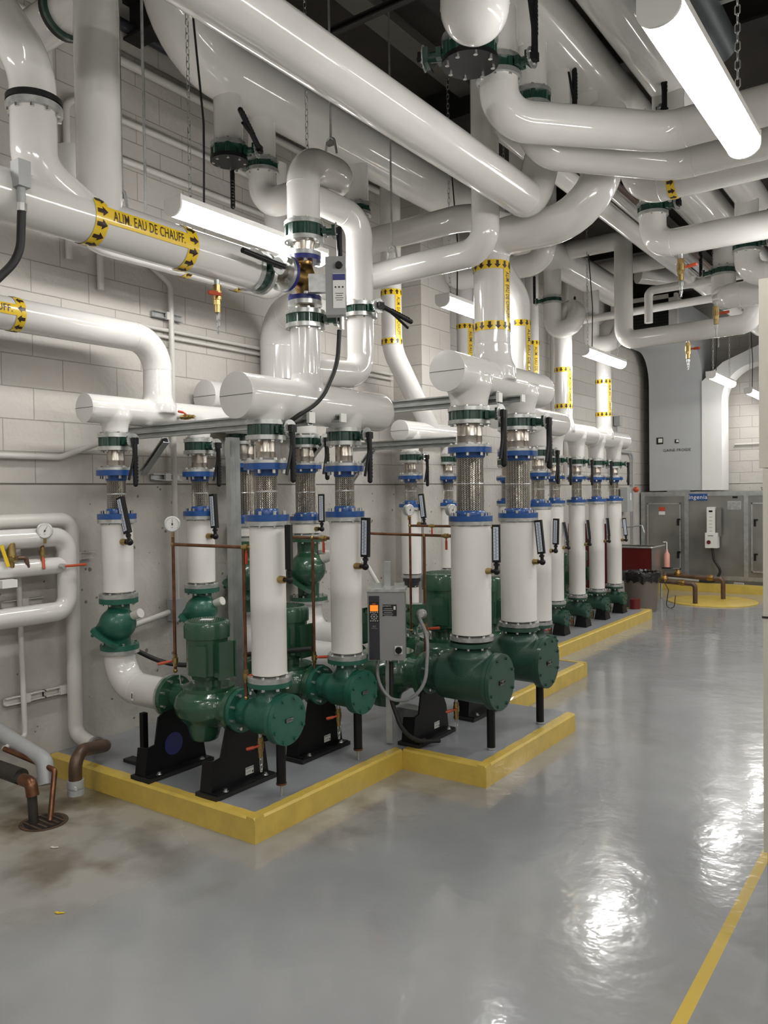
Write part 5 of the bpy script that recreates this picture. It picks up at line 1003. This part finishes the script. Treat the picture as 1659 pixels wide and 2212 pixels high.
pg = [(1.10, 0), (1.43, 0), (1.43, 1.55)]+arc(2.03, 1.55, .60, 180, 95)+[(2.3, 2.18), (4.5, 2.22), (4.5, 2.55), (2.2, 2.5), (1.45, 2.2), (1.10, 1.9)]
extr(pg, 0, .5).build('duct_body', DUCTV, dw, smooth=30)
lv = thing('louvre_box', 'black louvred duct opening in a white frame high at the far end', 'louvre', (.64, 12.82, 4.515)); mb = MB().box2((-.45, 0, -.28), (.45, .04, .28)); mb.build('dark_opening', BLKINK, lv); f = MB()
f.box2((-.5, -.04, .24), (.5, .06, .30)); f.box2((-.5, -.04, -.3), (.5, .06, -.26)); f.box2((.42, -.04, -.3), (.55, .06, .3)); f.box2((-.5, -.04, -.3), (-.45, .06, .3)); f.build('frame', WPAINT, lv, smooth=0); f = MB()
for i in range(10): f.box2((-.45, -.02, -.25+i*.05), (.42, -.01, -.235+i*.05))
f.build('slats', BLACK, lv, smooth=0)
pipe('far_round_duct', 'dim white pipe bending under the roof at the far end', [(1.0, 11.5, 4.85), (1.7, 12.2, 4.8), (2.1, 12.9, 4.55), (3.6, 12.9, 4.55)], .13, .3); pipe('far_round_duct', 'second dim pipe under the roof behind the sweeping bend', [(.3, 11.1, 4.9), (1.9, 11.1, 4.9)], .13, 0)
# sink, can, bottle, faucet, disconnect switch
sk = thing('utility_sink', 'deep stainless sink with dark red front panel near the far wall', 'sink', (.45, 12.75, 0)); s_ = MB()
s_.add([V((-.42, -.33, .86)), V((.44, -.33, .86)), V((.44, .33, .86)), V((-.42, .33, .86)), V((-.36, -.27, .86)), V((.38, -.27, .86)), V((.38, .27, .86)), V((-.36, .27, .86)), V((-.36, -.27, .56)), V((.38, -.27, .56)), V((.38, .27, .56)), V((-.36, .27, .56))], [(0, 1, 5, 4), (1, 2, 6, 5), (2, 3, 7, 6), (3, 0, 4, 7), (4, 5, 9, 8), (5, 6, 10, 9), (6, 7, 11, 10), (7, 4, 8, 11), (8, 9, 10, 11)]); s_.build('basin', GALV, sk, smooth=0)
MB().box2((-.41, -.325, .45), (.43, -.315, .845)).build('front_panel', DRED, sk, smooth=0); MB().box2((.425, -.325, .40), (.435, .325, .85)).box2((-.41, .315, .45), (.43, .325, .85)).build('side_panel', GALV, sk, smooth=0)
MB().tube([(-.42, -.33, .862), (.44, -.33, .862), (.44, .33, .862)], .014, .03, 10).build('rolled_rim', STEEL, sk)
for dx, dy in ((-.36, -.28), (.40, -.28), (.40, .28), (-.36, .28)): MB().cyl((dx, dy, 0), (dx, dy, .5), .018, n=12).build('leg', STEEL, sk)
fa = thing('faucet', 'wall faucet with a long spout above the sink', 'faucet', (.02, 13.1, 1.15)); MB().tube([(0, 0, 0), (.25, -.15, 0), (.60, -.3, .04), (.64, -.31, -.08)], .012, .03, 10).build('spout', STEEL, fa)
bt = thing('soap_bottle', 'pink soap bottle with white pump beside the sink', 'bottle', (.95, 13.0, .52)); MB().lathe((0, 0, 0), (0, 0, 1), [(0, .045), (.2, .045), (.25, .02), (.28, .018)], 20).build('bottle_body', mat('pink_soap', (.75, .35, .28), .3), bt); MB().tube([(0, 0, .28), (0, 0, .40), (-.05, -.02, .40)], .008, .01, 8).build('pump_head', LBL, bt); MB().box((0, 0, -.015), (.16, .12, .01)).build('shelf', BLACK, bt)
tc_ = thing('trash_can', 'round brown trash can with black bag at the end of the kerb', 'trash can', (.98, 11.62, 0)); MB().lathe((0, 0, 0), (0, 0, 1), [(0, .205), (.03, .215), (.50, .25), (.505, .262), (.54, .262), (.54, .25), (.45, .245)], 40).build('can_body', CANM, tc_)
bg = MB(); n = 64; rings = []
for j, (z, r) in enumerate(((.44, .264), (.49, .274), (.53, .272), (.565, .27), (.58, .25), (.56, .225), (.47, .21), (.43, .1))):
    rings.append([V((cos(2*pi*k/n)*(r+random.uniform(-.008, .008)*(j < 5)), sin(2*pi*k/n)*(r+random.uniform(-.008, .008)*(j < 5)), z+random.uniform(-.012, .012)+(.015*sin(k*1.3)+.01*sin(k*.7) if j == 0 else 0))) for k in range(n)])
bg.add([q for rr in rings for q in rr], [(j*n+k, j*n+(k+1) % n, (j+1)*n+(k+1) % n, (j+1)*n+k) for j in range(len(rings)-1) for k in range(n)]); bg.build('bag', BAG, tc_, smooth=20)
tag(MB().lathe((1.62, 13.08, 0), (0, 0, 1), [(0, .66), (.012, .66), (.018, .64)], 64).build('floor_cover', YEL, smooth=20), 'round yellow floor cover with pipes standing in it', 'floor cover')
for k, (y, zz, x1, lb) in enumerate(((12.62, .34, 1.48, 'nearer brown pipe bending down into the yellow cover'), (13.35, .36, 1.72, 'farther brown pipe bending down into the yellow cover'))):
    t = thing('brown_floor_pipe', lb, 'pipe', (1.0, y, zz)); L = x1-1.0; MB().tube([(-.15, 0, 0), (L, 0, -.03), (L, 0, -zz+.02)], .035, .06, 16).build('bent_pipe', BROWNP, t); MB().lathe((L-.24, 0, -.015), (1, 0, 0), [(0, .045), (.05, .05), (.09, .045)], 12).build('coupling', BRONZE, t); MB().sphere((.02, 0, .03), .06, 8).cyl((.02, 0, .03), (.02, 0, .10), .03, n=10).build('strainer', BRONZE, t)
cable('thin black wire loops beside the trash can', [(1.18, 12.0, .42), (1.26, 12.0, .28), (1.22, 12.0, .01), (1.34, 12.0, .008), (1.36, 12.0, .2)], .006, R=.06)
ds = thing('disconnect_switch', 'grey disconnect box with red knob on the left wall near the far end', 'switch box', (.08, 13.6, 1.60)); MB().box((.02, 0, 0), (.12, .28, .42)).build('box_body', GPVC, ds, smooth=20); MB().sphere((.14, .14, .17), .05, 8).build('red_knob', RED, ds); MB().box((.085, .02, .05), (.004, .06, .12)).build('label', LBL, ds)
wpipe('looped grey conduit above the disconnect box', [(.05, 13.0, 1.8), (.05, 13.0, 2.42), (.05, 14.1, 2.42), (.05, 14.1, .8)], .022, .15, GPVC); wpipe('grey conduit with small box by the far duct', [(.05, 13.3, 2.3), (.05, 13.3, 2.85)], .02, 0, GPVC)
bx = thing('junction_box', 'small grey box on the wall left of the far duct', 'junction box', (.07, 13.3, 2.93)); MB().box((0, 0, 0), (.1, .14, .16)).build('box_body', GPVC, bx); 
wpipe('level conduit across the back wall right of the ducts', [(1.5, 15.26, 2.55), (5, 15.26, 2.55)], .018, 0); wpipe('straight painted pipe on the left wall beyond the far risers', [(.1, 10.6, 1.9), (.1, 10.6, 4.9)], .06, 0, WPAINT); wpipe('second straight painted pipe beyond the far risers', [(.1, 11.0, 1.9), (.1, 11.0, 4.9)], .05, 0, WPAINT)
# cabinet at the right edge
cb_ = thing('beige_cabinet', 'tall beige cabinet seen edge-on at the right side', 'cabinet', (4.13, 3.15, 0))
MB().box2((.0, .02, .42), (.45, 1.1, 1.83)).build('lower_body', BEIGE, cb_, smooth=0); MB().box2((-.012, .02, 1.835), (.45, 1.12, 2.52)).build('upper_body', BEIGE, cb_, smooth=0); MB().box2((.012, .03, .0), (.45, 1.08, .42)).build('black_base', BLKINK, cb_, smooth=0); MB().box2((-.004, .018, 1.285), (.002, 1.1, 1.292)).box2((.0, .016, 1.285), (.45, .021, 1.292)).build('door_gap', BLKINK, cb_, smooth=0)
